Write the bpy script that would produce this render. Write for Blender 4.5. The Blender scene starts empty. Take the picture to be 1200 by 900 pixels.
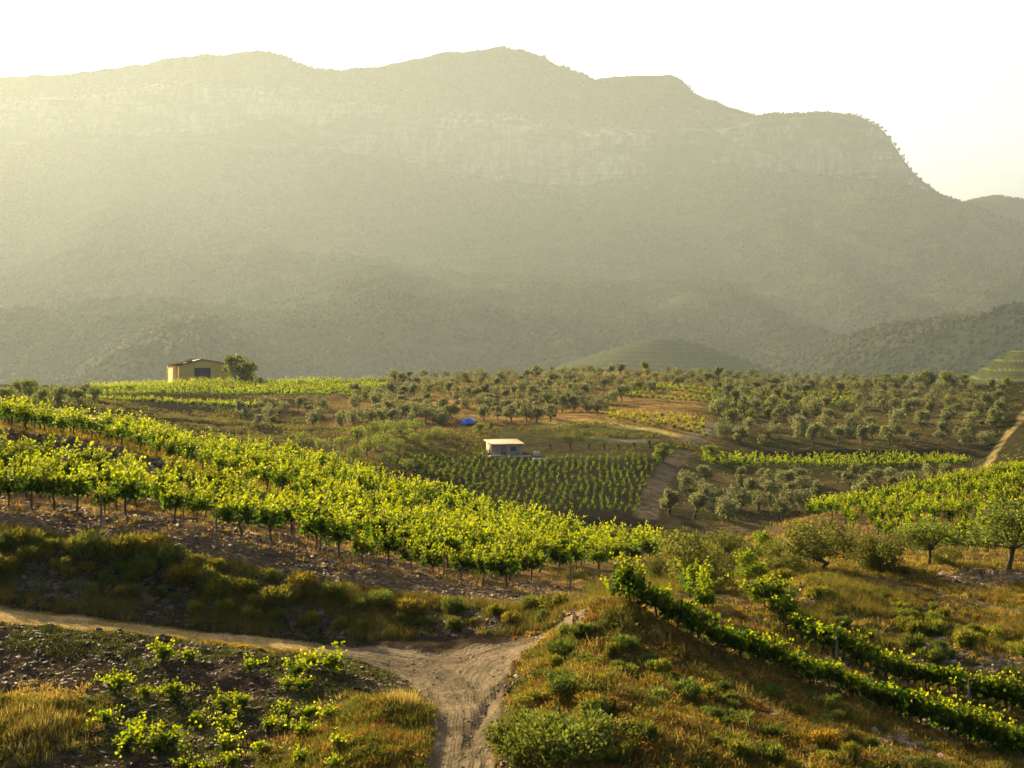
import bpy, math, random
import numpy as np
from mathutils import Vector

# ------------------------------------------------------------------ camera, sky, sun, exposure
scene = bpy.context.scene
COL = scene.collection
F = 1500.0                      # focal length in photo pixels (photo 1200 px wide)
HZ = 400.0                      # photo row of the horizon
SUN_AZ, SUN_EL = math.radians(-36), math.radians(21)

cam_d = bpy.data.cameras.new('camera')
cam = bpy.data.objects.new('camera', cam_d)
COL.objects.link(cam)
cam_d.sensor_width = 36.0
cam_d.lens = 36.0 * F / 1200.0
cam_d.shift_y = (HZ - 450.0) / 1200.0
cam_d.clip_start, cam_d.clip_end = 0.5, 20000
cam.rotation_euler = (math.radians(90), 0, 0)
scene.camera = cam

world = bpy.data.worlds.new('World')
scene.world = world
world.use_nodes = True
wn, wl = world.node_tree.nodes, world.node_tree.links
sky = wn.new('ShaderNodeTexSky')
sky.sky_type = 'NISHITA'
sky.sun_disc = False
sky.sun_elevation = SUN_EL
sky.sun_rotation = SUN_AZ
sky.air_density, sky.dust_density, sky.ozone_density = 1.0, 5.5, 1.3
wl.new(sky.outputs[0], wn['Background'].inputs[0])
wn['Background'].inputs[1].default_value = 0.072

sun_d = bpy.data.lights.new('sun', 'SUN')
sun_d.energy = 5.0
sun_d.angle = math.radians(0.5)
sun_d.color = (1.0, 0.79, 0.46)
sun = bpy.data.objects.new('sun', sun_d)
COL.objects.link(sun)
sun_dir = Vector((math.sin(SUN_AZ) * math.cos(SUN_EL), math.cos(SUN_AZ) * math.cos(SUN_EL), math.sin(SUN_EL)))
sun.rotation_euler = sun_dir.to_track_quat('Z', 'Y').to_euler()
sun.location = (0, 0, 50)

vs = scene.view_settings
vs.view_transform = 'Standard'
vs.look = 'None'
vs.exposure = 1.72
vs.gamma = 1.0
cy = scene.cycles
cy.use_denoising = True
cy.max_bounces = 5
cy.diffuse_bounces = 2
cy.glossy_bounces = 1
cy.transmission_bounces = 4
cy.transparent_max_bounces = 8
cy.volume_bounces = 1
cy.caustics_reflective = cy.caustics_refractive = False
cy.sample_clamp_indirect = 4

HAZE_DENSITY = 0.44e-4
HAZE_COLOR = (0.80, 0.92, 0.93)
HAZE_G = 0.36
MID = 1.1                       # how much deeper than first guessed the middle distance lies

rnd = random.Random(7)
rng = np.random.default_rng(11)

# ------------------------------------------------------------------ small maths helpers
def _hash(i, j, s):
    n = (i.astype(np.int64) * 374761393 + j.astype(np.int64) * 668265263 + s * 974634777) & 0x7fffffff
    n = (n ^ (n >> 13)) * 1274126177 & 0x7fffffff
    n = n ^ (n >> 16)
    return (n & 0xffff) / 65535.0

def vnoise(x, y, s=0):
    xi, yi = np.floor(x), np.floor(y)
    fx, fy = x - xi, y - yi
    fx, fy = fx * fx * (3 - 2 * fx), fy * fy * (3 - 2 * fy)
    a, b = _hash(xi, yi, s), _hash(xi + 1, yi, s)
    c, d = _hash(xi, yi + 1, s), _hash(xi + 1, yi + 1, s)
    return (a * (1 - fx) + b * fx) * (1 - fy) + (c * (1 - fx) + d * fx) * fy

def fbm(x, y, o=4, s=0, gain=0.5):
    t = np.zeros_like(x); a = 1.0; n = 0
    for k in range(o):
        t += a * vnoise(x * 2 ** k, y * 2 ** k, s + k * 17); n += a; a *= gain
    return t / n

def ridged(x, y, o=4, s=0):
    t = np.zeros_like(x); a = 1.0; n = 0
    for k in range(o):
        t += a * (1 - np.abs(2 * vnoise(x * 2 ** k, y * 2 ** k, s + k * 17) - 1)); n += a; a *= 0.5
    return t / n

def sstep(a, b, x):
    t = np.clip((x - a) / (b - a), 0, 1)
    return t * t * (3 - 2 * t)

def mixc(c, col, m):
    return c * (1 - m[..., None]) + np.array(col)[None, None, :] * m[..., None]

# ------------------------------------------------------------------ mesh building
class MB:
    def __init__(self):
        self.v, self.f, self.c, self.n = [], [], [], 0
    def add(self, V, Fc, C=(1, 1, 1)):
        V = np.asarray(V, float).reshape(-1, 3)
        C = np.asarray(C, float)
        if C.ndim == 1: C = np.tile(C, (len(V), 1))
        self.v.append(V); self.c.append(C)
        for k in (Fc if isinstance(Fc, list) else [Fc]):
            self.f.append(np.asarray(k, int) + self.n)
        self.n += len(V)
    def box(self, c, s, rz=0, C=(1, 1, 1), taper=1.0):
        x, y, z = s[0] / 2, s[1] / 2, s[2] / 2
        V = np.array([[-x, -y, -z], [x, -y, -z], [x, y, -z], [-x, y, -z], [-x * taper, -y * taper, z], [x * taper, -y * taper, z], [x * taper, y * taper, z], [-x * taper, y * taper, z]])
        ca, sa = math.cos(rz), math.sin(rz)
        V = V @ np.array([[ca, sa, 0], [-sa, ca, 0], [0, 0, 1]]) + np.array(c)
        self.add(V, np.array([[0, 3, 2, 1], [4, 5, 6, 7], [0, 1, 5, 4], [1, 2, 6, 5], [2, 3, 7, 6], [3, 0, 4, 7]]), C)
    def tube(self, pts, rad, n=6, C=(1, 1, 1)):
        pts = np.asarray(pts, float); m = len(pts)
        rad = np.broadcast_to(np.asarray(rad, float), (m,))
        T = np.gradient(pts, axis=0); T /= np.linalg.norm(T, axis=1)[:, None] + 1e-9
        up = np.array([0, 0, 1.0]) if abs(T[:, 2]).mean() < 0.8 else np.array([1.0, 0, 0])
        A = np.cross(T, up); A /= np.linalg.norm(A, axis=1)[:, None] + 1e-9
        B = np.cross(T, A)
        th = np.arange(n) * 2 * math.pi / n
        V = pts[:, None] + rad[:, None, None] * (A[:, None] * np.cos(th)[None, :, None] + B[:, None] * np.sin(th)[None, :, None])
        i = np.arange(m - 1)[:, None] * n; j = np.arange(n)[None, :]; j2 = (j + 1) % n
        Q = np.stack([i + j, i + j2, i + n + j2, i + n + j], -1).reshape(-1, 4)
        caps = [np.array([list(range(n))]), np.array([[(m - 1) * n + k for k in range(n)][::-1]])]
        self.add(V.reshape(-1, 3), [Q] + caps, C)
    def data(self, name, mat, smooth=False):
        V = np.concatenate(self.v); C = np.concatenate(self.c)
        me = bpy.data.meshes.new(name)
        me.vertices.add(len(V)); me.vertices.foreach_set('co', V.astype(np.float32).ravel())
        loops = np.concatenate([f.ravel() for f in self.f]).astype(np.int32)
        tot = np.concatenate([np.full(len(f), f.shape[1]) for f in self.f])
        start = np.concatenate([[0], np.cumsum(tot)[:-1]]).astype(np.int32)
        me.loops.add(len(loops)); me.loops.foreach_set('vertex_index', loops)
        me.polygons.add(len(tot)); me.polygons.foreach_set('loop_start', start)
        if smooth: me.polygons.foreach_set('use_smooth', np.ones(len(tot), bool))
        me.update(calc_edges=True)
        a = me.attributes.new('col', 'FLOAT_COLOR', 'POINT')
        a.data.foreach_set('color', np.concatenate([C, np.ones((len(C), 1))], 1).astype(np.float32).ravel())
        me.materials.append(mat)
        return me
    def build(self, name, mat, parent=None, smooth=False):
        return link(name, self.data(name, mat, smooth), parent)

def link(name, data, parent=None):
    o = bpy.data.objects.new(name, data)
    COL.objects.link(o)
    if parent: o.parent = parent
    return o

def tag(o, label, cat, group=None):
    o['label'] = label; o['category'] = cat
    if group: o['group'] = group
    return o

def empty(name, loc, rz=0, s=1.0):
    o = link(name, None)
    o.location = loc; o.rotation_euler = (0, 0, rz)
    o.scale = (s, s, s) if not isinstance(s, tuple) else s
    o.empty_display_size = 0.2
    return o

def copy_tree(o, parent=None):
    c = o.copy(); COL.objects.link(c)
    if parent: c.parent = parent
    for ch in o.children: copy_tree(ch, c)
    return c

ORD = ('zeroth first second third fourth fifth sixth seventh eighth ninth tenth eleventh twelfth thirteenth fourteenth fifteenth sixteenth '
       'seventeenth eighteenth nineteenth twentieth').split()
TENS = {20: 'twenty', 30: 'thirty', 40: 'forty', 50: 'fifty'}
def nth(n):
    if n <= 20: return ORD[n]
    if n % 10 == 0: return TENS[n][:-1] + 'ieth'
    return TENS[n // 10 * 10] + '-' + ORD[n % 10]

# ------------------------------------------------------------------ materials
def nodes(name):
    m = bpy.data.materials.new(name); m.use_nodes = True
    nt = m.node_tree
    return m, nt, nt.nodes['Principled BSDF'], nt.nodes['Material Output']

def mathn(nt, op, a, b=None, c=None):
    n = nt.nodes.new('ShaderNodeMath'); n.operation = op
    for i, v in enumerate((a, b, c)):
        if v is None: continue
        if isinstance(v, (int, float)): n.inputs[i].default_value = v
        else: nt.links.new(v, n.inputs[i])
    return n.outputs[0]

def noise(nt, scale, detail=4, rough=0.55, vec=None, dist=0):
    n = nt.nodes.new('ShaderNodeTexNoise')
    n.inputs['Scale'].default_value = scale; n.inputs['Detail'].default_value = detail
    n.inputs['Roughness'].default_value = rough; n.inputs['Distortion'].default_value = dist
    if vec is None:
        t = nt.nodes.new('ShaderNodeTexCoord'); vec = t.outputs['Object']
    nt.links.new(vec, n.inputs['Vector'])
    return n.outputs['Fac']

def ramp(nt, fac, stops):
    r = nt.nodes.new('ShaderNodeValToRGB')
    e = r.color_ramp.elements
    for i, (p, c) in enumerate(stops):
        el = e[i] if i < 2 else e.new(p)
        el.position = p; el.color = (*c, 1) if len(c) == 3 else c
    nt.links.new(fac, r.inputs[0])
    return r.outputs[0]

def mulc(nt, a, b, f=1.0):
    n = nt.nodes.new('ShaderNodeMix'); n.data_type = 'RGBA'; n.blend_type = 'MULTIPLY'
    n.inputs['Factor'].default_value = f
    for i, v in ((6, a), (7, b)):
        if isinstance(v, tuple): n.inputs[i].default_value = (*v, 1)
        else: nt.links.new(v, n.inputs[i])
    return n.outputs[2]

def attr(nt):
    a = nt.nodes.new('ShaderNodeAttribute'); a.attribute_name = 'col'
    return a.outputs['Color']

def mat_ground(name, s1, s2, bump, dist):
    m, nt, b, out = nodes(name)
    f1, f2 = noise(nt, s1, 6, 0.7), noise(nt, s2, 5, 0.65)
    c = mulc(nt, attr(nt), ramp(nt, f1, [(0.25, (0.45, 0.45, 0.47)), (0.5, (0.95, 0.95, 0.95)), (0.75, (1.5, 1.45, 1.35))]))
    c = mulc(nt, c, ramp(nt, f2, [(0.3, (0.65, 0.68, 0.62)), (0.7, (1.3, 1.25, 1.2))]))
    nt.links.new(c, b.inputs['Base Color'])
    b.inputs['Roughness'].default_value = 0.95
    b.inputs['Specular IOR Level'].default_value = 0.0
    bp = nt.nodes.new('ShaderNodeBump')
    bp.inputs['Strength'].default_value = bump; bp.inputs['Distance'].default_value = dist
    nt.links.new(f1, bp.inputs['Height'])
    nt.links.new(bp.outputs[0], b.inputs['Normal'])
    return m

def mat_leaf(name, base, trans, tf=0.5, rough=0.5, var=0.35):
    """colour attribute x base; the same leaf seen against the light shows its translucent colour"""
    m, nt, b, out = nodes(name)
    oi = nt.nodes.new('ShaderNodeObjectInfo')
    v = mathn(nt, 'MULTIPLY_ADD', oi.outputs['Random'], var, 1 - var / 2)
    cc = nt.nodes.new('ShaderNodeVectorMath'); cc.operation = 'SCALE'
    nt.links.new(attr(nt), cc.inputs[0]); nt.links.new(v, cc.inputs['Scale'])
    nt.links.new(mulc(nt, cc.outputs[0], base), b.inputs['Base Color'])
    b.inputs['Roughness'].default_value = rough
    b.inputs['Specular IOR Level'].default_value = 0.04
    t = nt.nodes.new('ShaderNodeBsdfTranslucent')
    nt.links.new(mulc(nt, cc.outputs[0], trans), t.inputs[0])
    mx = nt.nodes.new('ShaderNodeMixShader'); mx.inputs[0].default_value = tf
    nt.links.new(b.outputs[0], mx.inputs[1]); nt.links.new(t.outputs[0], mx.inputs[2])
    nt.links.new(mx.outputs[0], out.inputs[0])
    return m

def mat_plain(name, col, rough=0.8, sc=3.0, amt=0.35, bump=0.2, metallic=0.0):
    m, nt, b, out = nodes(name)
    f = noise(nt, sc, 6, 0.65)
    c = ramp(nt, f, [(0.3, tuple(x * (1 - amt) for x in col)), (0.7, tuple(min(1, x * (1 + amt)) for x in col))])
    nt.links.new(mulc(nt, c, attr(nt)), b.inputs['Base Color'])
    b.inputs['Roughness'].default_value = rough
    b.inputs['Metallic'].default_value = metallic
    b.inputs['Specular IOR Level'].default_value = 0.3
    bp = nt.nodes.new('ShaderNodeBump'); bp.inputs['Strength'].default_value = bump; bp.inputs['Distance'].default_value = 0.05
    nt.links.new(f, bp.inputs['Height']); nt.links.new(bp.outputs[0], b.inputs['Normal'])
    return m

M_SOIL = mat_ground('soil_and_grass', 3.2, 0.5, 0.9, 0.12)
M_ROAD = mat_ground('dirt_road', 4.5, 0.6, 0.6, 0.05)
def road_ruts(m):
    nt = m.node_tree; b = nt.nodes['Principled BSDF']
    a = nt.nodes.new('ShaderNodeAttribute'); a.attribute_name = 'rut'
    w = mathn(nt, 'MULTIPLY_ADD', noise(nt, 0.8, 3, 0.5), 9.0, mathn(nt, 'MULTIPLY', a.outputs['Fac'], 24.0))
    s1 = mathn(nt, 'SINE', w); s2 = mathn(nt, 'SINE', mathn(nt, 'MULTIPLY', w, 2.7))
    h = mathn(nt, 'MULTIPLY', mathn(nt, 'ADD', s1, mathn(nt, 'MULTIPLY', s2, 0.5)), noise(nt, 0.9, 3, 0.6))
    bp = nt.nodes.new('ShaderNodeBump'); bp.inputs['Strength'].default_value = 0.45; bp.inputs['Distance'].default_value = 0.035
    nt.links.new(h, bp.inputs['Height'])
    old = b.inputs['Normal'].links[0].from_node
    nt.links.new(bp.outputs[0], old.inputs['Normal'])
road_ruts(M_ROAD)
M_MID = mat_ground('hillside_soil', 0.9, 0.12, 0.7, 0.5)
M_MOUNT = mat_ground('mountain', 0.05, 0.008, 0.7, 6.0)
M_VINE = mat_leaf('vine_leaf', (0.034, 0.062, 0.007), (0.33, 0.44, 0.010), 0.42, 0.5)
M_OLIVE = mat_leaf('olive_leaf', (0.125, 0.138, 0.062), (0.27, 0.27, 0.085), 0.35, 0.5)
M_BROAD = mat_leaf('broad_leaf', (0.07, 0.105, 0.022), (0.22, 0.26, 0.03), 0.45, 0.5)
M_SHRUB = mat_leaf('shrub_leaf', (0.075, 0.088, 0.022), (0.20, 0.20, 0.025), 0.4, 0.6)
M_PINE = mat_leaf('pine_needles', (0.08, 0.09, 0.033), (0.20, 0.20, 0.06), 0.3, 0.7)
M_GRASS = mat_leaf('grass_blade', (0.72, 0.73, 0.58), (1.20, 1.12, 0.48), 0.45, 0.6, 0.0)
M_FOREST = mat_leaf('far_wood', (1.0, 1.0, 1.0), (1, 1, 1), 0.1, 0.9, 0.0)
M_BARK = mat_plain('bark', (0.075, 0.055, 0.040), 0.9, 14, 0.5, 0.5)
M_SLATE = mat_plain('slate', (0.125, 0.092, 0.062), 0.75, 5, 0.4, 0.4)
M_WALL = mat_plain('ochre_render', (0.70, 0.46, 0.12), 0.9, 0.7, 0.15, 0.15)
M_ROOF = mat_plain('brown_roof', (0.060, 0.042, 0.032), 0.9, 1.5, 0.3, 0.3)
M_ROOF.node_tree.nodes['Principled BSDF'].inputs['Specular IOR Level'].default_value = 0.0
M_DOOR = mat_plain('dark_door', (0.035, 0.042, 0.060), 0.5, 1.5, 0.2, 0.05)
M_PANE = mat_plain('blue_grey_panel', (0.16, 0.20, 0.26), 0.4, 1, 0.1, 0.02)
M_BLOCK = mat_plain('grey_block_wall', (0.27, 0.215, 0.155), 0.92, 1.6, 0.3, 0.3)
M_CONC = mat_plain('concrete', (0.24, 0.21, 0.175), 0.9, 1.2, 0.2, 0.2)
M_SHEET = mat_plain('pale_roof_sheet', (0.42, 0.33, 0.21), 0.8, 2, 0.2, 0.1)
M_WHITE = mat_plain('white_plastic', (0.50, 0.42, 0.34), 0.5, 2, 0.1, 0.03)
M_BLUE = mat_plain('blue_tarpaulin', (0.005, 0.075, 0.42), 0.8, 1.2, 0.2, 0.1)
M_WATER = mat_plain('basin_blue', (0.30, 0.50, 0.60), 0.15, 1, 0.1, 0.0)
M_HOSE = mat_plain('pale_hose', (0.45, 0.36, 0.22), 0.6, 3, 0.15, 0.0)
M_POST = mat_plain('grey_wood', (0.16, 0.125, 0.095), 0.9, 9, 0.4, 0.3)
M_BLACK = mat_plain('dark_opening', (0.012, 0.012, 0.013), 0.6, 2, 0.1, 0.0)

def mountain_rock(m):
    nt = m.node_tree; b = nt.nodes['Principled BSDF']
    base = b.inputs['Base Color'].links[0].from_socket
    a = nt.nodes.new('ShaderNodeAttribute'); a.attribute_name = 'rock'
    mp = nt.nodes.new('ShaderNodeMapping'); tc = nt.nodes.new('ShaderNodeTexCoord')
    nt.links.new(tc.outputs['Object'], mp.inputs[0]); mp.inputs['Scale'].default_value = (0.020, 0.008, 0.006)
    f1 = noise(nt, 1.0, 8, 0.72, mp.outputs[0], 0.6)
    mp2 = nt.nodes.new('ShaderNodeMapping'); nt.links.new(tc.outputs['Object'], mp2.inputs[0]); mp2.inputs['Scale'].default_value = (0.003, 0.003, 0.03)
    f2 = noise(nt, 1.0, 6, 0.7, mp2.outputs[0], 0.3)
    rc = mulc(nt, ramp(nt, f1, [(0.38, (0.05, 0.045, 0.03)), (0.50, (0.17, 0.14, 0.095)), (0.64, (0.40, 0.31, 0.21))]), ramp(nt, f2, [(0.38, (0.55, 0.55, 0.5)), (0.55, (1, 1, 1))]))
    mx = nt.nodes.new('ShaderNodeMix'); mx.data_type = 'RGBA'
    nt.links.new(a.outputs['Fac'], mx.inputs['Factor']); nt.links.new(base, mx.inputs[6]); nt.links.new(rc, mx.inputs[7])
    nt.links.new(mx.outputs[2], b.inputs['Base Color'])
mountain_rock(M_MOUNT)

# ------------------------------------------------------------------ terrain: profiles lofted over the whole valley
PXC = np.arange(-400, 1601, 5.0)
def L(*nodes, z=False, k=1.0):
    """one line of the terrain; nodes (px, py, distance), or (px, height, distance) when z"""
    a = np.array(nodes, float)
    d = np.interp(PXC, a[:, 0], a[:, 2]) * k
    w = np.interp(PXC, a[:, 0], a[:, 1])
    if z: return d, w
    ker = np.hanning(9); ker /= ker.sum()
    w = np.convolve(np.pad(w, 4, mode='edge'), ker, 'valid'); d = np.convolve(np.pad(d, 4, mode='edge'), ker, 'valid')
    return d, -d * (w - HZ) / F

A = [
 (L((0, -13.5, 3), z=True), 8),
 (L((-400, 1080, 26), (520, 1100, 25), (800, 1100, 23), (1200, 1100, 27), (1600, 1100, 28)), 40),
 (L((-400, 900, 34), (0, 900, 34), (300, 900, 33.5), (420, 900, 32.5), (510, 900, 32), (580, 900, 32), (610, 898, 31.5), (700, 895, 30.5), (800, 895, 30.5), (1000, 900, 32), (1200, 905, 36), (1600, 1000, 36)), 75),
 (L((-400, 690, 43.5), (0, 730, 43), (200, 748, 43), (330, 768, 42.5), (430, 778, 42), (480, 795, 41.2), (560, 800, 40), (600, 798, 39), (620, 790, 38.5), (650, 790, 37.5), (700, 785, 37), (800, 805, 36.5), (1000, 862, 35), (1100, 885, 35.7), (1200, 898, 36.6), (1600, 990, 37)), 45),
 (L((-400, 675, 46), (0, 712, 45.5), (200, 736, 45.5), (400, 755, 45.5), (520, 752, 45.5), (600, 747, 45), (640, 742, 44.5), (680, 716, 43), (720, 698, 42.5), (760, 722, 41.5), (800, 745, 41), (860, 768, 40.5), (930, 795, 40), (1050, 840, 39), (1200, 893, 37.7), (1600, 980, 38)), 60),
 (L((-400, 590, 50), (0, 622, 50), (200, 648, 50), (400, 692, 49.5), (520, 702, 48.5), (600, 706, 48), (650, 708, 48), (700, 706, 48.5), (760, 706, 48), (800, 702, 48), (850, 702, 48.5), (900, 707, 47), (960, 765, 44.3), (1050, 803, 43), (1200, 845, 41.5), (1600, 900, 42)), 40),
 (L((-400, 560, 54.5), (0, 592, 54), (240, 618, 54), (400, 650, 54), (490, 668, 54.5), (590, 688, 55), (650, 692, 55.5), (700, 696, 55.5), (800, 692, 56), (880, 690, 55), (950, 695, 52), (1000, 712, 50), (1100, 745, 48), (1200, 775, 46), (1600, 820, 46)), 50),
 (L((-400, 530, 65), (0, 562, 64.5), (240, 592, 64.5), (400, 631, 64.5), (500, 652, 65), (600, 666, 65), (700, 676, 63.5), (800, 676, 62), (880, 676, 60), (950, 676, 57), (1000, 690, 55), (1100, 715, 52.5), (1200, 745, 50), (1600, 780, 50)), 50),
 (L((-400, 505, 77), (0, 533, 75), (100, 541, 75), (190, 556, 75), (330, 594, 75), (400, 612, 75.5), (500, 634, 76), (600, 647, 76), (700, 660, 74), (780, 664, 71), (850, 662, 69), (950, 658, 64), (1050, 674, 60), (1200, 692, 57), (1600, 720, 56)), 20),
 (L((-400, 470, 80), (0, 499, 80), (100, 514, 79.5), (190, 540, 79), (330, 584, 77.5), (400, 607, 77.5), (500, 630, 78), (600, 643, 78.5), (700, 656, 77), (780, 661, 74), (850, 655, 73), (950, 646, 68.5), (1050, 657, 64), (1120, 665, 62), (1200, 668, 60), (1600, 690, 60)), 50),
 (L((-400, 478, 86), (0, 497, 86), (100, 505, 93), (200, 521, 100), (330, 541, 110), (400, 556, 112), (500, 586, 110), (600, 613, 102), (700, 638, 92), (780, 652, 85), (850, 642, 88), (900, 637, 88), (950, 630, 88), (1050, 642, 80), (1200, 648, 80), (1600, 640, 80)), 40),
 (L((-400, -10, 115), (0, -10.5, 115), (200, -13.5, 125), (400, -17, 135), (500, -19, 135), (600, -20, 130), (700, -20, 125), (780, -19, 118), (850, -16.8, 106), (900, -15.3, 105), (950, -14.7, 108), (1000, -14.3, 112), (1100, -14.0, 122), (1200, -13.4, 132), (1600, -10, 150), z=True), 40),
 (L((-400, -14, 160), (0, -15, 160), (200, -18, 165), (330, -20, 165), (450, -21, 160), (560, -28, 175), (700, -31, 180), (850, -31, 175), (950, -30, 175), (1050, -30, 178), (1200, -26, 185), (1600, -18, 190), z=True), 20),
 (L((-400, 480, 190), (0, 488, 190), (110, 496, 200), (200, 505, 215), (330, 525, 200), (430, 555, 165), (480, 580, 165), (560, 605, 170), (700, 608, 172), (760, 612, 172), (850, 640, 164), (950, 620, 172), (1050, 600, 182), (1150, 565, 188), (1200, 538, 190), (1600, 500, 200), k=MID), 50),
 (L((-400, 475, 220), (0, 478, 220), (110, 486, 230), (200, 494, 240), (330, 515, 218), (430, 525, 190), (500, 535, 200), (560, 540, 206), (640, 540, 206), (760, 535, 208), (850, 562, 205), (950, 560, 210), (1050, 557, 214), (1150, 548, 215), (1200, 520, 215), (1600, 480, 230), k=MID), 30),
 (L((-400, 465, 240), (0, 470, 240), (110, 476, 245), (200, 487, 252), (330, 505, 235), (430, 505, 210), (500, 508, 216), (560, 512, 226), (640, 512, 228), (760, 520, 222), (850, 540, 224), (950, 540, 228), (1050, 540, 230), (1150, 540, 230), (1200, 505, 235), (1600, 470, 240), k=MID), 14),
 (L((-400, 455, 270), (0, 462, 270), (110, 468, 262), (200, 481, 262), (330, 500, 250), (430, 500, 232), (500, 502, 238), (600, 499, 245), (700, 497, 245), (760, 503, 242), (850, 527, 230), (950, 526, 232), (1050, 526, 234), (1150, 528, 236), (1200, 495, 250), (1600, 460, 250), k=MID), 30),
 (L((-400, 450, 290), (0, 456, 300), (110, 472, 272), (200, 477, 272), (330, 480, 275), (430, 490, 250), (500, 490, 255), (600, 485, 268), (700, 480, 268), (800, 487, 265), (850, 505, 250), (950, 505, 255), (1050, 503, 258), (1150, 500, 262), (1200, 485, 265), (1600, 450, 280), k=MID), 30),
 (L((-400, 450, 310), (0, 454, 312), (110, 466, 285), (200, 466, 288), (330, 465, 290), (430, 467, 290), (500, 468, 300), (600, 465, 305), (700, 463, 310), (800, 470, 300), (850, 478, 295), (950, 478, 300), (1050, 477, 305), (1150, 472, 310), (1200, 465, 310), (1600, 445, 310), k=MID), 40),
 (L((-400, 448, 330), (0, 452, 330), (110, 453, 330), (200, 450, 335), (330, 448, 340), (430, 446, 350), (500, 445, 360), (600, 441, 375), (700, 438, 380), (760, 436, 385), (850, 441, 380), (950, 446, 370), (1050, 450, 365), (1150, 452, 360), (1200, 448, 360), (1600, 440, 360), k=MID), 12),
 (L((-400, 450, 350), (0, 454, 350), (110, 455, 350), (200, 451, 355), (330, 449, 360), (430, 447, 370), (500, 446, 380), (600, 442, 395), (700, 439, 400), (760, 437, 405), (850, 442, 400), (950, 447, 390), (1050, 451, 385), (1200, 449, 380), (1600, 441, 380), k=MID), 12),
 (L((0, -60, 640), z=True), 14),
 (L((0, -85, 800), z=True), 0),
]
B = [
 (A[-1][0], 12),
 (L((0, -55, 1080), z=True), 30),
 (L((-400, 372, 1480), (0, 380, 1500), (1200, 378, 1450), (1600, 372, 1450)), 50),
 (L((-400, 292, 2000), (0, 298, 2000), (600, 300, 2000), (1200, 310, 1950), (1600, 330, 1900)), 60),
 (L((-400, 218, 2450), (0, 222, 2450), (600, 236, 2450), (1000, 240, 2400), (1100, 258, 2350), (1200, 282, 2300), (1600, 330, 2300)), 40),
 (L((-400, 160, 2760), (0, 162, 2760), (100, 160, 2760), (200, 152, 2780), (300, 160, 2780), (400, 172, 2770), (500, 188, 2760), (580, 212, 2740), (680, 220, 2730), (760, 200, 2740), (850, 192, 2740), (900, 200, 2740), (950, 206, 2720), (1050, 210, 2700), (1075, 220, 2690), (1115, 242, 2680), (1200, 270, 2680), (1600, 330, 2680)), 40),
 (L((-400, 124, 2800), (0, 122, 2800), (100, 116, 2800), (200, 98, 2820), (300, 106, 2820), (400, 118, 2810), (450, 126, 2800), (520, 142, 2790), (600, 152, 2780), (680, 162, 2770), (760, 160, 2780), (850, 152, 2780), (900, 141, 2770), (950, 138, 2750), (1000, 140, 2740), (1030, 150, 2735), (1045, 170, 2730), (1058, 192, 2725), (1075, 213, 2720), (1115, 240, 2720), (1200, 268, 2720), (1600, 330, 2720)), 40),
 (L((-400, 110, 3350), (0, 90, 3350), (110, 83, 3350), (150, 76, 3350), (200, 68, 3350), (300, 58, 3350), (330, 63, 3350), (360, 78, 3350), (400, 80, 3350), (440, 79, 3350), (480, 69, 3350), (520, 61, 3350), (590, 53, 3350), (620, 58, 3300), (645, 72, 3300), (680, 86, 3250), (720, 101, 3200), (770, 116, 3150), (850, 135, 3050), (900, 134, 3000), (960, 132, 2950), (1005, 135, 2900), (1030, 146, 2860), (1048, 168, 2830), (1060, 192, 2800), (1078, 212, 2790), (1115, 238, 2780), (1200, 265, 2780), (1600, 325, 2780)), 20),
 (L((-400, 150, 3700), (600, 110, 3700), (1000, 180, 3500), (1200, 285, 3300), (1600, 330, 3300)), 25),
 (L((-400, 130, 4600), (600, 100, 4600), (680, 92, 4600), (730, 86, 4600), (785, 84, 4600), (803, 92, 4600), (812, 106, 4600), (845, 120, 4600), (875, 129, 4600), (910, 145, 4600), (1000, 180, 4600), (1060, 225, 4500), (1115, 240, 4500), (1130, 233, 4500), (1165, 226, 4500), (1200, 231, 4500), (1300, 240, 4500), (1600, 270, 4500)), 10),
 (L((0, -60, 5600), z=True), 0),
]
def loft(lines, smooth):
    Ds, Zs, U = [], [], []
    for i in range(len(lines) - 1):
        (d0, z0), n = lines[i]; d1, z1 = lines[i + 1][0]
        for k in range(n):
            t = k / n
            Ds.append(d0 * (1 - t) + d1 * t); Zs.append(z0 * (1 - t) + z1 * t); U.append(i + t)
    Ds.append(lines[-1][0][0]); Zs.append(lines[-1][0][1]); U.append(len(lines) - 1.0)
    D, Z, U = np.array(Ds), np.array(Zs), np.array(U)
    ker = np.hanning(smooth); ker /= ker.sum(); p = smooth // 2
    for c in range(Z.shape[1]):
        Z[1:-1, c] = np.convolve(np.pad(Z[:, c], p, mode='edge'), ker, 'valid')[1:-1]
    for c in range(D.shape[1]):
        if np.any(np.diff(D[:, c]) <= 0): D[:, c] = np.maximum.accumulate(D[:, c] + np.arange(len(D)) * 1e-4)
    return D, Z, U

D, Z, U = loft(A, 9)
UU = U[:, None] * np.ones_like(D); PX = PXC[None, :] * np.ones_like(D)
X = D * (PX - 600) / F
PY = HZ - F * Z / D

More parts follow.
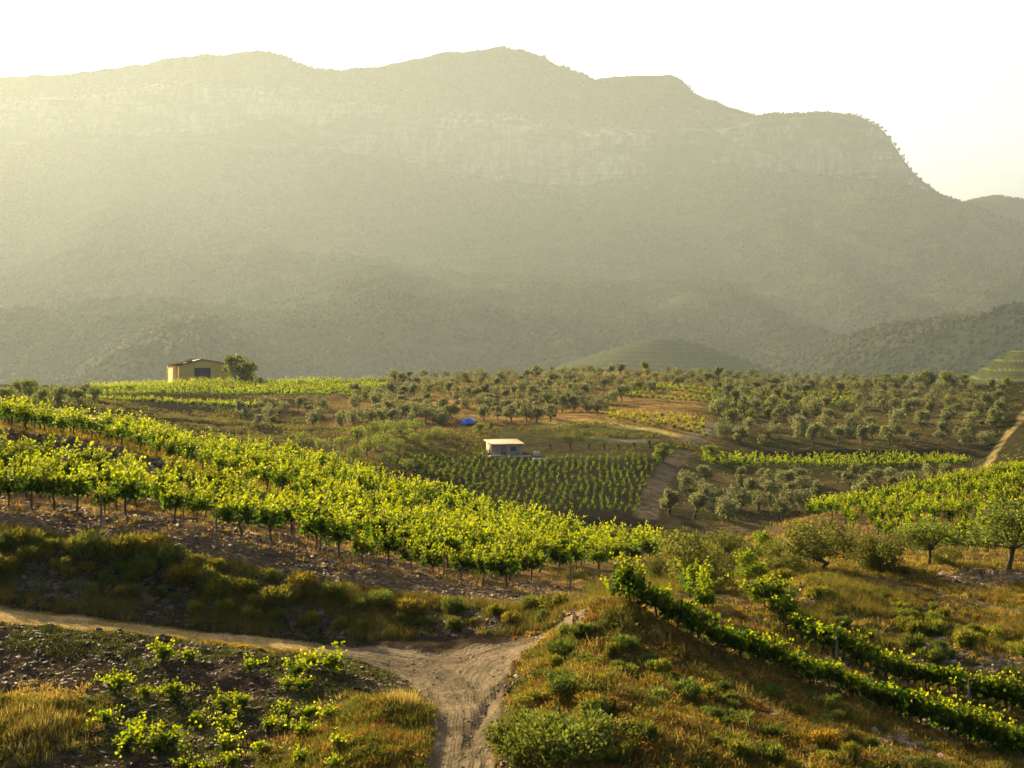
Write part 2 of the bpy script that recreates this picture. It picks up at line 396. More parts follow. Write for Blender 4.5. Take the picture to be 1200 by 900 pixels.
def colz(px):
    c = min(max((px - PXC[0]) / 5.0, 0), len(PXC) - 1.001); i = int(c); f = c - i
    return D[:, i] * (1 - f) + D[:, i + 1] * f, Z[:, i] * (1 - f) + Z[:, i + 1] * f
def gz(x, y):
    d, z = colz(600 + F * x / y)
    return float(np.interp(y, d, z))
def on(px, py, dmin=0):
    """the spot of ground the photo shows at (px, py)"""
    d, z = colz(px); p = HZ - F * z / d
    i = int(np.argmax((p <= py) & (d > dmin)))
    if i == 0: i = 1
    t = min(max((p[i - 1] - py) / (p[i - 1] - p[i] + 1e-9), 0), 1)
    dd = d[i - 1] * (1 - t) + d[i] * t
    return Vector((dd * (px - 600) / F, dd, float(np.interp(dd, d, z))))
def du(u, px):
    d, z = colz(px)
    return float(np.interp(u, U, d))
def dist_poly(pts, mask):
    """distance on plan from every terrain vertex in mask to a polyline, and the signed offset"""
    best = np.full(D.shape, 1e6)
    xs, ys = X[mask], D[mask]
    b = np.full(xs.shape, 1e6)
    for p, q in zip(pts[:-1], pts[1:]):
        ax, ay = q[0] - p[0], q[1] - p[1]
        t = np.clip(((xs - p[0]) * ax + (ys - p[1]) * ay) / (ax * ax + ay * ay + 1e-9), 0, 1)
        b = np.minimum(b, np.hypot(xs - p[0] - t * ax, ys - p[1] - t * ay))
    best[mask] = b
    return best

def smooth_poly(pts, n=60):
    P = np.array([(p[0], p[1]) for p in pts]); s = np.concatenate([[0], np.cumsum(np.hypot(*np.diff(P, axis=0).T))])
    t = np.linspace(0, s[-1], n); Q = np.stack([np.interp(t, s, P[:, 0]), np.interp(t, s, P[:, 1])], 1)
    for _ in range(6): Q[1:-1] = (Q[:-2] + 2 * Q[1:-1] + Q[2:]) / 4
    return Q

near = (UU < 7.2) & (D > 15)
road_main = smooth_poly([on(-200, 694), on(0, 721), on(200, 742), on(330, 755), on(430, 766), on(500, 780), on(536, 805), on(548, 840), on(546, 880), (-1.25, 31.5), (-1.2, 28), (-1.0, 20), (-0.8, 8)], 140)
road_side = smooth_poly([on(540, 800), on(560, 775), on(600, 760), on(650, 746), on(690, 735, 43), (4.6, 44.6)], 40)
dm, ds = dist_poly(road_main, near), dist_poly(road_side, near)
wmain = np.where(PX < 330, 1.0, 1.0 + 0.35 * sstep(330, 470, PX))       # half width: grassy track, then wide road
wmain = np.where((PX > 480) & (D < 43), 1.0 + 0.40 * sstep(36, 41, D), wmain)
edge = (fbm(X * 1.3, D * 1.3, 3, 5) - 0.5) * 0.5
road = np.maximum(1 - sstep(-0.15, 0.2, dm + edge - wmain), 1 - sstep(-0.15, 0.2, ds + edge - 1.35))
plaza = 1 - sstep(-0.2, 0.3, np.hypot((X - on(555, 775).x) / 1.75, (D - on(555, 775).y) / 2.0) * 2 - 2 + edge)
road = np.maximum(road, plaza * (PX < 640))
bx = np.interp(PY, [735, 745, 790, 850, 900, 1000], [690, 642, 602, 587, 577, 575])
road *= 1 - sstep(bx - 4, bx + 5, PX) * sstep(4.2, 4.05, UU)
road[D < 15] = 0
# knolls, hollows
def bump(px, py, r, h, dm_=0):
    p = on(px, py, dm_)
    return h * np.exp(-((X - p.x) ** 2 + (D - p.y) ** 2) / (r * r))
Z += bump(455, 850, 1.5, 0.75) + bump(430, 890, 1.4, 0.5) + bump(30, 850, 1.8, 0.35) + bump(660, 830, 2.2, 0.5) + bump(720, 860, 2.5, 0.4)
Z += bump(960, 690, 1.8, 0.3) + bump(1120, 770, 1.8, 0.3)
n_big, n_mid, n_sm = fbm(X / 6, D / 6, 3, 1), fbm(X / 1.1, D / 1.1, 3, 2), fbm(X / 0.28, D / 0.28, 2, 3)
fade = sstep(300, 90, D) * (1 - 0.85 * road)
Z += ((n_big - 0.5) * 0.5 + (n_mid - 0.5) * 0.30 + (n_sm - 0.5) * 0.12 * sstep(90, 60, D)) * fade
Z += (fbm(X / 14, D / 14, 4, 9) - 0.5) * 2.0 * sstep(200, 260, D) * sstep(540, 480, D)
# wheel ruts and washed out gully on the road
rut = np.exp(-((dm - 0.62) / 0.16) ** 2) * (PX > 330) + 0.5 * np.exp(-((ds - 0.7) / 0.2) ** 2)
Z -= rut * 0.07 * road
gul = smooth_poly([on(590, 800), on(575, 815), on(566, 838), on(556, 850), on(553, 872)], 20)
Z -= 0.20 * np.exp(-(dist_poly(gul, near) / 0.16) ** 2) * (0.4 + n_mid)
Z -= 0.05 * road * np.abs(np.sin(dm * 9 + 3 * n_mid)) * (PX > 360)
PY = HZ - F * Z / D

# ---------------------------------------------------------------- what grows or lies where (base colours and grass density)
def pxbox(x0, x1, y0, y1, f=12):
    return sstep(x0 - f, x0 + f, PX) * sstep(x1 + f, x1 - f, PX) * sstep(y0 - f, y0 + f, PY) * sstep(y1 + f, y1 - f, PY)
def ub(a, b, f=0.06):
    return sstep(a - f, a + f, UU) * sstep(b + f, b - f, UU)
SOIL, SLATE, STONY = (0.082, 0.057, 0.036), (0.085, 0.069, 0.052), (0.24, 0.155, 0.085)
DRY, GREEN, ORANGE, GOLD, ROADC = (0.36, 0.26, 0.11), (0.085, 0.10, 0.030), (0.24, 0.125, 0.038), (0.40, 0.29, 0.10), (0.34, 0.265, 0.170)
c = np.zeros(D.shape + (3,)) + np.array(SOIL)
patch = sstep(0.45, 0.62, fbm(X / 2.2, D / 2.2, 4, 21))
patch2 = sstep(0.48, 0.6, fbm(X / 0.8, D / 0.8, 3, 31))
left = sstep(700, 640, PX)
right = 1 - left
c = mixc(c, GREEN, 0.55 * patch * ub(1, 3.4) * left)
c = mixc(c, DRY, 0.15 * patch2 * ub(1, 3.4) * left)
c = mixc(c, SLATE, ub(4, 5) * left * 0.8)
c = mixc(c, STONY, ub(5, 8) * left)
c = mixc(c, DRY, 0.5 * patch2 * ub(5.6, 8) * left)
c = mixc(c, SLATE, ub(8, 9, 0.15) * left)
c = mixc(c, STONY, ub(9, 11) * left * 0.8)
c = mixc(c, GREEN, ub(9, 10.2) * left * 0.4 * patch)
knoll = np.clip(sstep(700, 740, PX) + sstep(590, 640, PX) * sstep(4.25, 4.0, UU), 0, 1) * sstep(5.05, 4.95, UU)
c = mixc(c, ORANGE, knoll * (0.4 + 0.5 * patch))
c = mixc(c, GREEN, knoll * 0.35 * (1 - patch))
c = mixc(c, DRY, knoll * 0.45 * patch2)
c = mixc(c, STONY, right * ub(4.2, 5.6) * sstep(900, 840, PX) * 0.7)
c = mixc(c, GOLD, right * ub(5, 9) * (0.35 + 0.3 * patch))
c = mixc(c, GREEN, right * ub(5.2, 7.2) * 0.45 * patch)
path = right * ub(7.42, 7.6, 0.12) * sstep(960, 1030, PX)
c = mixc(c, (0.32, 0.235, 0.12), path * 0.7)
slate = right * np.clip(ub(8, 8.8, 0.1) * sstep(1080, 1120, PX) + pxbox(940, 985, 680, 705) + pxbox(1060, 1125, 750, 790) + pxbox(1150, 1200, 770, 810) + pxbox(870, 960, 805, 850) + pxbox(1000, 1110, 850, 890), 0, 1) * (0.15 + 0.75 * patch2)
c = mixc(c, SLATE, slate)
c = mixc(c, (0.17, 0.115, 0.065), ub(9.4, 11.6) * right)
kn = np.clip(np.exp(-((X - on(455, 850).x) ** 2 + (D - on(455, 850).y) ** 2) / 4.5) * 1.3, 0, 1) + np.clip(np.exp(-((X - on(430, 890).x) ** 2 + (D - on(430, 890).y) ** 2) / 3.0) * 1.3, 0, 1)
kn2 = np.clip(np.exp(-((X - on(20, 845).x) ** 2 + (D - on(20, 845).y) ** 2) / 1.7) * 1.4, 0, 1)
c = mixc(c, DRY, np.clip(kn + kn2, 0, 1) * 0.7)
# middle distance
md = sstep(11.8, 12.6, UU)
c = mixc(c, (0.11, 0.088, 0.042), md)
c = mixc(c, (0.105, 0.105, 0.040), md * 0.7 * sstep(0.4, 0.6, fbm(X / 9, D / 9, 4, 41)))
hillg = ub(15.9, 20.5) * sstep(430, 520, PX) * sstep(860, 800, PX)
c = mixc(c, (0.40, 0.235, 0.085), hillg * (0.45 + 0.5 * sstep(0.42, 0.55, fbm(X / 11, D / 5, 4, 45))))
c = mixc(c, (0.40, 0.25, 0.10), ub(15.5, 18.2) * sstep(250, 330, PX) * sstep(520, 450, PX) * 0.7)
c = mixc(c, (0.36, 0.25, 0.085), ub(13.6, 15.4, 0.2) * sstep(390, 440, PX) * sstep(590, 540, PX) * 0.8)
c = mixc(c, (0.52, 0.42, 0.14), ub(15.75, 16.15, 0.1) * sstep(600, 660, PX) * sstep(830, 780, PX))
c = mixc(c, (0.14, 0.15, 0.045), ub(14.9, 15.75, 0.08) * sstep(620, 660, PX) * sstep(830, 790, PX))
c = mixc(c, (0.046, 0.038, 0.028), ub(12.8, 14.0, 0.1) * sstep(440, 480, PX) * sstep(790, 760, PX) * 0.8)
c = mixc(c, (0.16, 0.125, 0.055), ub(16.4, 18.9, 0.2) * sstep(860, 900, PX) * (0.3 + 0.7 * sstep(0.4, 0.6, fbm(X / 20, D / 3.5, 3, 47))))
c = mixc(c, (0.050, 0.046, 0.036), ub(15.0, 15.9, 0.08) * sstep(830, 870, PX) * sstep(1160, 1130, PX))
c = mixc(c, (0.30, 0.20, 0.09), ub(12.9, 14.2, 0.1) * sstep(780, 830, PX) * 0.6 * sstep(0.45, 0.55, fbm(X / 16, D / 4, 3, 49)))
c = mixc(c, (0.050, 0.042, 0.030), np.clip(ub(17.08, 17.85, 0.06) + ub(12.6, 16.85, 0.06), 0, 1) * sstep(40, 80, PX) * sstep(400, 340, PX) * 0.85)
def track(pts, w, col):
    global c
    q = smooth_poly([on(x, y, 190) for x, y in pts], 40)
    m = (D > 190) & (D < 560)
    t = 1 - sstep(w * 0.6, w, dist_poly(q, m) + (fbm(X / 3, D / 3, 2, 61) - 0.5) * w * 0.5)
    c = mixc(c, col, t)
c = mixc(c, (0.05, 0.047, 0.024), ub(12.5, 19) * sstep(1140, 1165, PX) * 0.95)
track([(756, 604), (768, 575), (785, 545), (808, 525), (828, 508), (838, 496)], 2.2, (0.21, 0.165, 0.115))
track([(700, 512), (745, 518), (790, 516), (815, 510), (838, 496)], 1.8, (0.30, 0.24, 0.16))
track([(1152, 552), (1165, 530), (1182, 508), (1202, 484), (1215, 470)], 1.1, (0.42, 0.31, 0.13))
c = mixc(c, ROADC, road * np.where(PX < 330, 0.0, 1.0) * (0.75 + 0.5 * (n_mid - 0.3)))
c = mixc(c, (0.58, 0.42, 0.20), road * sstep(420, 330, PX))
c = np.clip(c * (0.37 + 0.28 * n_mid)[..., None] * (1 + 0.35 * np.clip(hillg, 0, 1))[..., None], 0.008, 0.8)

V = np.stack([X, D, Z], -1).reshape(-1, 3)
nr, nc = D.shape
I = (np.arange(nr - 1)[:, None] * nc + np.arange(nc - 1)[None, :])
Q = np.stack([I, I + 1, I + nc + 1, I + nc], -1)
isroad = (road[:-1, :-1] > 0.5)
ismid = np.broadcast_to((U[:-1] >= 12)[:, None], isroad.shape)
def part_mesh(name, sel, mat):
    q = Q[sel]
    idx, inv = np.unique(q, return_inverse=True)
    mb = MB(); mb.add(V[idx], inv.reshape(-1, 4), c.reshape(-1, 3)[idx])
    o = mb.build(name, mat, smooth=True); o['kind'] = 'structure'
    if name == 'dirt_road':
        a_ = o.data.attributes.new('rut', 'FLOAT', 'POINT'); a_.data.foreach_set('value', np.minimum(dm, ds + 0.3).reshape(-1)[idx].astype(np.float32))
    return o
part_mesh('ground', ~isroad & ~ismid, M_SOIL)
part_mesh('dirt_road', isroad & ~ismid, M_ROAD)
part_mesh('hillside', ismid, M_MID)

# ---------------------------------------------------------------- mountain
MK = 2.2
B = [B[0]] + [((l[0][0] * MK, l[0][1] * MK), l[1]) for l in B[1:]]
D2, Z2, U2 = loft(B, 7)
D2, Z2 = D2 / MK, Z2 / MK      # shaped at the first guess of its size, set to its real size below
P2 = PXC[None, :] * np.ones_like(D2); W2 = U2[:, None] * np.ones_like(D2)
X2 = D2 * (P2 - 600) / F
amp = sstep(1.0, 2.0, W2) * sstep(5.0, 4.2, W2)
gl = ridged((X2 + 0.25 * D2) / 430 + 0.3 * fbm(X2 / 400, D2 / 400, 2, 3), D2 / 1500, 4, 71)
Z2 += (gl - 0.55) * 115 * amp + (fbm(X2 / 90, D2 / 90, 4, 73) - 0.5) * 34 * sstep(0.6, 1.5, W2) * sstep(5.2, 4.8, W2)
Z2 += (fbm(X2 / 40, D2 / 300, 3, 74) - 0.5) * 14 * sstep(6.2, 7.0, W2)
cl = ub_ = sstep(4.75, 5.1, W2) * sstep(6.25, 6.0, W2)
D2n = D2 + (ridged(X2 / 130, Z2 / 500, 4, 77) - 0.5) * 75 * cl
def cone(px, py, d, rx, ry, h):
    x0 = d * (px - 600) / F
    return h * np.exp(-np.maximum(((X2 - x0) / rx) ** 2 + ((D2 - d) / ry) ** 2, 0))
Z2 += cone(195, 0, 1080, 60, 140, 52) + cone(1070, 0, 1080, 90, 160, 58) + cone(60, 0, 1250, 190, 180, 40) + cone(1230, 0, 1000, 60, 130, 60)
Z2 += cone(440, 0, 1350, 120, 200, 25)
D2 = D2n
D2, Z2 = D2 * MK, Z2 * MK
X2 = D2 * (P2 - 600) / F / MK
fo = np.array((0.022, 0.029, 0.012))
c2 = np.zeros(D2.shape + (3,)) + fo
c2 = mixc(c2, (0.042, 0.048, 0.018), sstep(0.45, 0.65, fbm(X2 / 120, D2 / 120, 4, 81)) * 0.7)
rock = 1.0 * cl * sstep(0.38, 0.52, fbm(X2 / 110, Z2 / 70, 5, 84)) * sstep(0.30, 0.5, fbm(X2 / 400, Z2 / 900, 3, 86))
X2 = X2 * MK
mb = MB(); nr2, nc2 = D2.shape
I2 = (np.arange(nr2 - 1)[:, None] * nc2 + np.arange(nc2 - 1)[None, :])
mb.add(np.stack([X2, D2, Z2], -1).reshape(-1, 3), np.stack([I2, I2 + 1, I2 + nc2 + 1, I2 + nc2], -1).reshape(-1, 4), c2.reshape(-1, 3))
mt = mb.build('mountain', M_MOUNT, smooth=True); mt['kind'] = 'structure'
a_ = mt.data.attributes.new('rock', 'FLOAT', 'POINT'); a_.data.foreach_set('value', rock.ravel().astype(np.float32))

# terraced hills at the mountain's foot
def terraced_hill(px, pyapex, d, rx, ry, step, green, brown, skew=0.0):
    zt = -d * (pyapex - HZ) / F; x0 = d * (px - 600) / F; n = 170
    a, b = np.meshgrid(np.linspace(-1.3, 1.3, n), np.linspace(-1.3, 1.3, n))
    r = np.sqrt(a * a + b * b) + 0.10 * (fbm(a * 2 + px, b * 2, 3, 5) - 0.5)
    h = zt + 5 - (zt + 95) * (0.5 - 0.5 * np.cos(np.clip(r, 0, 1.3) / 1.3 * math.pi)) ** 0.85
    t = h / step + 1.6 * fbm(a * 1.5 + 7, b * 1.5 + px, 3, 15); fr = t - np.floor(t)
    hq = h + (sstep(0.55, 1.0, fr) - fr) * step
    col = np.zeros((n, n, 3)) + np.array(brown); col = mixc(col, green, sstep(0.02, 0.1, fr) * sstep(0.62, 0.5, fr))
    m = MB(); i = np.arange(n - 1)[:, None] * n + np.arange(n - 1)[None, :]
    m.add(np.stack([x0 + a * rx + skew * b * ry, d + b * ry, hq], -1).reshape(-1, 3), np.stack([i, i + 1, i + n + 1, i + n], -1).reshape(-1, 4), col.reshape(-1, 3))
    o = m.build('terraced_hill', M_MID, smooth=True); o['kind'] = 'structure'
terraced_hill(775, 399, 2250, 300, 300, 6.5, (0.058, 0.066, 0.025), (0.044, 0.050, 0.020))
terraced_hill(1225, 406, 1100, 118, 170, 8.0, (0.12, 0.15, 0.030), (0.042, 0.046, 0.019))

def gz2(x, y):
    c_ = (600 + F * x / y - PXC[0]) / 5.0; i = np.clip(c_.astype(int), 0, nc2 - 1)
    out = np.zeros_like(x)
    for k in np.unique(i):
        s = i == k; out[s] = np.interp(y[s], np.maximum.accumulate(D2[:, k]), Z2[:, k])
    return out

# far wood on the mountain: one mass nobody could count
ICO_V, ICO_F = None, None
def ico():
    t = (1 + 5 ** .5) / 2
    v = np.array([[-1, t, 0], [1, t, 0], [-1, -t, 0], [1, -t, 0], [0, -1, t], [0, 1, t], [0, -1, -t], [0, 1, -t], [t, 0, -1], [t, 0, 1], [-t, 0, -1], [-t, 0, 1]]) / math.hypot(1, t)
    f = np.array([[0, 11, 5], [0, 5, 1], [0, 1, 7], [0, 7, 10], [0, 10, 11], [1, 5, 9], [5, 11, 4], [11, 10, 2], [10, 7, 6], [7, 1, 8], [3, 9, 4], [3, 4, 2], [3, 2, 6], [3, 6, 8], [3, 8, 9], [4, 9, 5], [2, 4, 11], [6, 2, 10], [8, 6, 7], [9, 8, 1]])
    return v, f
ICO_V, ICO_F = ico()
n = 150000
# even over the picture's columns, denser where the slope is close
px = rng.uniform(-350, 1550, n); uu = rng.choice([0, 1], n, p=[0.8, 0.2])
y = MK * np.where(uu == 0, 880 + (2700 - 880) * rng.random(n) ** 0.85, rng.uniform(2830, 3400, n))
y = np.where(rng.random(n) < 0.05, MK * rng.uniform(4300, 4650, n), y)
x = y * (px - 600) / F
keep = fbm(x / 150, y / 150, 3, 91) > 0.27
x, y = x[keep], y[keep]; z = gz2(x, y); n = len(x)
r = rng.uniform(2.6, 5.6, n)
s = np.stack([r * rng.uniform(0.8, 1.2, n), r * rng.uniform(0.8, 1.2, n), r * rng.uniform(0.8, 1.5, n)], -1)
VV = ICO_V[None] * s[:, None, :] * rng.uniform(0.7, 1.25, (n, 12, 1)) + np.stack([x, y, z + r * 0.6], -1)[:, None]
g = rng.uniform(0.8, 1.2, (n, 1)) * 0.8; w = (fbm(x / 260, y / 260, 4, 92)[:, None] * 2.4 - 0.7).clip(0, 1)
cc = (np.array((0.024, 0.032, 0.013)) * (1 - w) + np.array((0.042, 0.047, 0.018)) * w) * g
mb = MB(); mb.add(VV.reshape(-1, 3), (ICO_F[None] + 12 * np.arange(n)[:, None, None]).reshape(-1, 3), np.repeat(cc, 12, 0))
fw = mb.build('mountain_forest', M_FOREST); fw['kind'] = 'stuff'

# ------------------------------------------------------------------ plants: leaf-sized faces
def leaf_quads(mb, P, size, aspect=1.0, col=None, up=0.0, rg=rng, fold=0.25, dirs=None):
    """one folded kite per leaf at P; size (n,)"""
    n = len(P)
    a = rg.normal(size=(n, 3)) if dirs is None else dirs + 0.45 * rg.normal(size=(n, 3))
    a[:, 2] += up; a /= np.linalg.norm(a, axis=1)[:, None] + 1e-9
    b = np.cross(a, rg.normal(size=(n, 3))); b /= np.linalg.norm(b, axis=1)[:, None] + 1e-9
    nn = np.cross(a, b)
    s = np.asarray(size).reshape(-1, 1) * np.ones((n, 1))
    w = s * 0.5 / aspect
    V = np.stack([P - a * s * 0.5, P + b * w + nn * w * fold - a * s * 0.08, P + a * s * 0.5, P - b * w + nn * w * fold - a * s * 0.08], 1)
    mb.add(V.reshape(-1, 3), np.arange(4 * n).reshape(-1, 4), np.repeat(col if col is not None else np.ones((n, 3)), 4, 0))

def make_vine(seed, shoots=12, leaves=36, size=0.125, bush=False, far=False, low=False):
    g = np.random.default_rng(seed)
    tr, lf = MB(), MB()
    hh = 0.16 if bush else 0.34 if low else g.uniform(0.50, 0.62)
    k = np.linspace(0, 1, 5)[:, None]
    lean = g.normal(0, 0.06, 2)
    pts = np.concatenate([k * lean[None], k * hh], 1) + np.concatenate([g.normal(0, 0.012, (5, 2)), np.zeros((5, 1))], 1)
    pts[0, 2] = -0.12
    tr.tube(pts, np.linspace(0.042, 0.034, 5) * (1.2 if bush else 1), 6)
    head = pts[-1]
    for sgn in (-1, 1):
        arm = np.array([head, head + [sgn * 0.2, g.normal(0, 0.05), 0.06], head + [sgn * 0.42, g.normal(0, .07), 0.10]])
        tr.tube(arm, [0.028, 0.024, 0.016], 5)
    for i in range(shoots):
        st = head + np.array([g.uniform(-0.45, 0.45), g.normal(0, 0.06), 0.08])
        if bush: st = head + np.array([g.normal(0, .07), g.normal(0, .07), 0.03])
        dr = np.array([g.normal(0.05, 0.30), g.normal(0, 0.20), 1.0])
        if low: dr = np.array([g.normal(0, 0.55), g.normal(0, 0.42), 1.0])
        if bush: dr = np.array([g.normal(0, 0.75), g.normal(0, 0.75), 1.0])
        dr /= np.linalg.norm(dr)
        ln = g.uniform(0.55, 1.38) if not bush else g.uniform(0.40, 0.75)
        if low: ln = g.uniform(0.4, 0.85)
        t = np.linspace(0, 1, leaves)
        bend = np.array([g.normal(0.05, 0.16), g.normal(0, 0.16), -g.uniform(0.0, 0.38)])
        P = st[None] + dr[None] * ln * t[:, None] + bend[None] * (t ** 2)[:, None]
        if not far: tr.tube(P[::4], 0.006, 3, (1.6, 1.6, 0.9))
        P = P + g.normal(0, 0.055 if not bush else 0.065, P.shape) * (1.3 - 0.6 * t)[:, None]
        sz = size * (1.15 - 0.45 * t) * g.uniform(0.75, 1.2, leaves)
        col = (1 - t)[:, None] * np.array([0.34, 0.50, 0.75]) + t[:, None] * np.array([1.70, 1.36, 0.8])  # leaf age, plus inner shade and backlit tip glow put into the colour
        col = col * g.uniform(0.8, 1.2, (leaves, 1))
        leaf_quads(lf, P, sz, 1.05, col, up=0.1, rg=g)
    if not bush:                       # the skirt of leaves hanging over the arms, shade darkened into its colour
        m = int(shoots * leaves * 0.42)
        P = head + np.stack([g.uniform(-0.55, 0.55, m), g.normal(0, 0.20, m), g.uniform(-0.08, 0.5, m)], 1)
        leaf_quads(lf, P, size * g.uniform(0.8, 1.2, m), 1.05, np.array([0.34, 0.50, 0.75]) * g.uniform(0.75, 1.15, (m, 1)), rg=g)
    return tr, lf

def crown_points(g, lobes, n, flat=0.8):
    """points through the shells and volumes of several uneven lobes"""
    P = []
    wts = np.array([l[3] ** 2 for l in lobes]); cnt = (wts / wts.sum() * n).astype(int)
    for (x, y, z, r), m in zip(lobes, cnt):
        d = g.normal(size=(m, 3)); d /= np.linalg.norm(d, axis=1)[:, None]
        rr = r * (0.45 + 0.62 * g.random(m) ** 0.55)
        rr *= 0.78 + 0.44 * vnoise(d[:, 0] * 2.3 + x * 5 + 10, d[:, 1] * 2.3 + d[:, 2] * 2.1 + y * 3 + 10, 3)
        q = d * rr[:, None]; q[:, 2] *= flat
        P.append(q + np.array([x, y, z]))
    return np.concatenate(P)

def make_tree(seed, h=3.2, w=1.9, trunk=0.55, tr=0.15, nl=11, n=950, leaf=0.36, aspect=1.5, flat=0.85, base=0.22, cvar=0.3, up=0.0, forks=4, lr=(0.34, 0.58)):
    g = np.random.default_rng(seed)
    t, lf = MB(), MB()
    lobes = []
    for i in range(nl):
        a = g.uniform(0, 2 * math.pi); rr = w * math.sqrt(g.random()) * 0.72
        zz = h * g.uniform(base, 0.82)
        lobes.append((rr * math.cos(a), rr * math.sin(a), zz, w * g.uniform(*lr)))
    lobes.append((0, 0, h * 0.8, w * 0.42))
    f = np.array([[0, 0, -0.15], [g.normal(0, .05), g.normal(0, .05), trunk * 0.5], [g.normal(0, .12), g.normal(0, .12), trunk]])
    t.tube(f, [tr * 1.25, tr, tr * 0.85], 7)
    for l in lobes[:forks]:
        e = np.array(l[:3]); m = (f[-1] + e) / 2 + g.normal(0, 0.1, 3)
        t.tube(np.array([f[-1] - [0, 0, 0.1], m, e]), [tr * 0.6, tr * 0.4, tr * 0.15], 5)
    P = crown_points(g, lobes, n, flat)
    P = P[P[:, 2] > 0.15]
    col = np.ones((len(P), 3)) * g.uniform(1 - cvar, 1 + cvar, (len(P), 1))
    tone = vnoise(P[:, 0] * 1.6 + 50, P[:, 1] * 1.6 + P[:, 2] * 1.9 + 50, seed)
    col *= (0.8 + 0.4 * tone)[:, None]
    leaf_quads(lf, P, leaf * g.uniform(0.6, 1.25, len(P)), aspect, col, up=up, rg=g)
    return t, lf

def make_shrub(seed, n=420, w=0.6, h=0.8, blade=0.32, bw=0.022, leafy=0.5, tint=(1, 1, 1)):
    """broom-like shrub: stems fanning from the ground, small leaves on them"""
    g = np.random.default_rng(seed)
    st, lf = MB(), MB()
    for k in range(7):
        a = g.uniform(0, 6.28); e = np.array([math.cos(a) * w * 0.5, math.sin(a) * w * 0.5, h * 0.6])
        st.tube(np.array([[0, 0, -0.1], e * 0.5 + [0, 0, 0.08], e]), [0.02, 0.014, 0.006], 4)
    lob = [(g.normal(0, w * 0.35), g.normal(0, w * 0.35), h * g.uniform(0.3, 0.62), w * g.uniform(0.35, 0.55)) for _ in range(6)]
    P = crown_points(g, lob, n, h / w * 0.8)
    P = P[P[:, 2] > -0.02]
    dirs = P - np.array([0, 0, -0.2]); dirs /= np.linalg.norm(dirs, axis=1)[:, None]
    col = np.array(tint) * g.uniform(0.65, 1.35, (len(P), 1))
    leaf_quads(lf, P, blade * g.uniform(0.5, 1.2, len(P)), blade / bw / 2, col, dirs=dirs, rg=g)
    return st, lf

def proto(tm, lm, leafmat, crown='crown', tname='trunk'):
    return (tm.data(tname, M_BARK), lm.data(crown, leafmat), tname, crown)
def plant(name, pr, loc, rz, s, label, cat, group=None):
    o = empty(name, loc, rz, s)
    link(pr[2], pr[0], o); link(pr[3], pr[1], o)
    return tag(o, label, cat, group)

# ---------------------------------------------------------------- vines
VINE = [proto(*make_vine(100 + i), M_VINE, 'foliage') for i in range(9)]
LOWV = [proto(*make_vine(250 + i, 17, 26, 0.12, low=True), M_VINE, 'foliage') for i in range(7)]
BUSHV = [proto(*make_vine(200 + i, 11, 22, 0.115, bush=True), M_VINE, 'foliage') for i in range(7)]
spots = []          # (x, y, scale, row name, order)
def walk(dfun, px0, px1, step, jit=0.12):
    px = px0; out = []
    while px < px1:
        d = dfun(px)
        if d is None: px += 4; continue
        yy = d + rnd.uniform(-jit, jit) * 1.5; out.append((d * (px - 600) / F + rnd.uniform(-jit, jit), yy))
        px += step * F / d
    return out
individual = 0
far_vines = MB()
FARV = []
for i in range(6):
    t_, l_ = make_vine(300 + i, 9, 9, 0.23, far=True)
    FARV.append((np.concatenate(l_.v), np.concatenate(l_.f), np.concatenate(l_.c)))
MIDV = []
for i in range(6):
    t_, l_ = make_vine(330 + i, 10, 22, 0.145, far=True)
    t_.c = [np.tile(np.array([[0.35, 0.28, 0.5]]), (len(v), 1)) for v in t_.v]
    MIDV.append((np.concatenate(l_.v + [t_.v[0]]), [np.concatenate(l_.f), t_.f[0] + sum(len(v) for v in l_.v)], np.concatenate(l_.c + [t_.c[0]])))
def stuff_vine(lib, x, y, s, tint=(1, 1, 1), sz=1.0):
    v, f, cc_ = rnd.choice(lib); a = rnd.uniform(0, 6.28)
    ca, sa = math.cos(a), math.sin(a)
    w_ = v * np.array([s, s, s * sz])
    w_ = np.stack([w_[:, 0] * ca - w_[:, 1] * sa + x, w_[:, 0] * sa + w_[:, 1] * ca + y, w_[:, 2] + gz(x, y)], 1)
    far_vines.add(w_, f, cc_ * np.array(tint) * rnd.uniform(0.8, 1.2))

rows_lower = []
for k in range(6):
    t = k / 5.2
    rows_lower.append(walk(lambda px: du(6, px) * (1 - t) + du(8, px) * t, -45, 600 + 178 * t, 1.0))
ROWN = ['front row', 'second row', 'third row', 'fourth row', 'fifth row', 'rearmost row']
for k, row in enumerate(rows_lower):
    for i, (x, y) in enumerate(row):
        t = k / 5.2
        if rnd.random() < 0.06 or t > 0.60 + 0.45 * min(1, max(0, (600 + F * x / y - 300) / 130)): continue
        if individual >= 262: stuff_vine(MIDV, x, y, rnd.uniform(1.0, 1.25)); continue
        individual += 1
        s = rnd.uniform(0.85, 1.34)
        plant('grapevine', rnd.choice(VINE), (x, y, gz(x, y)), rnd.uniform(-0.5, 0.5) + rnd.choice((0, math.pi)), s,
              f'grapevine {nth(i + 1)} from the uphill end, {ROWN[k]} of the lower hillside terrace', 'grapevine', f'{ROWN[k]} of the lower hillside vineyard')
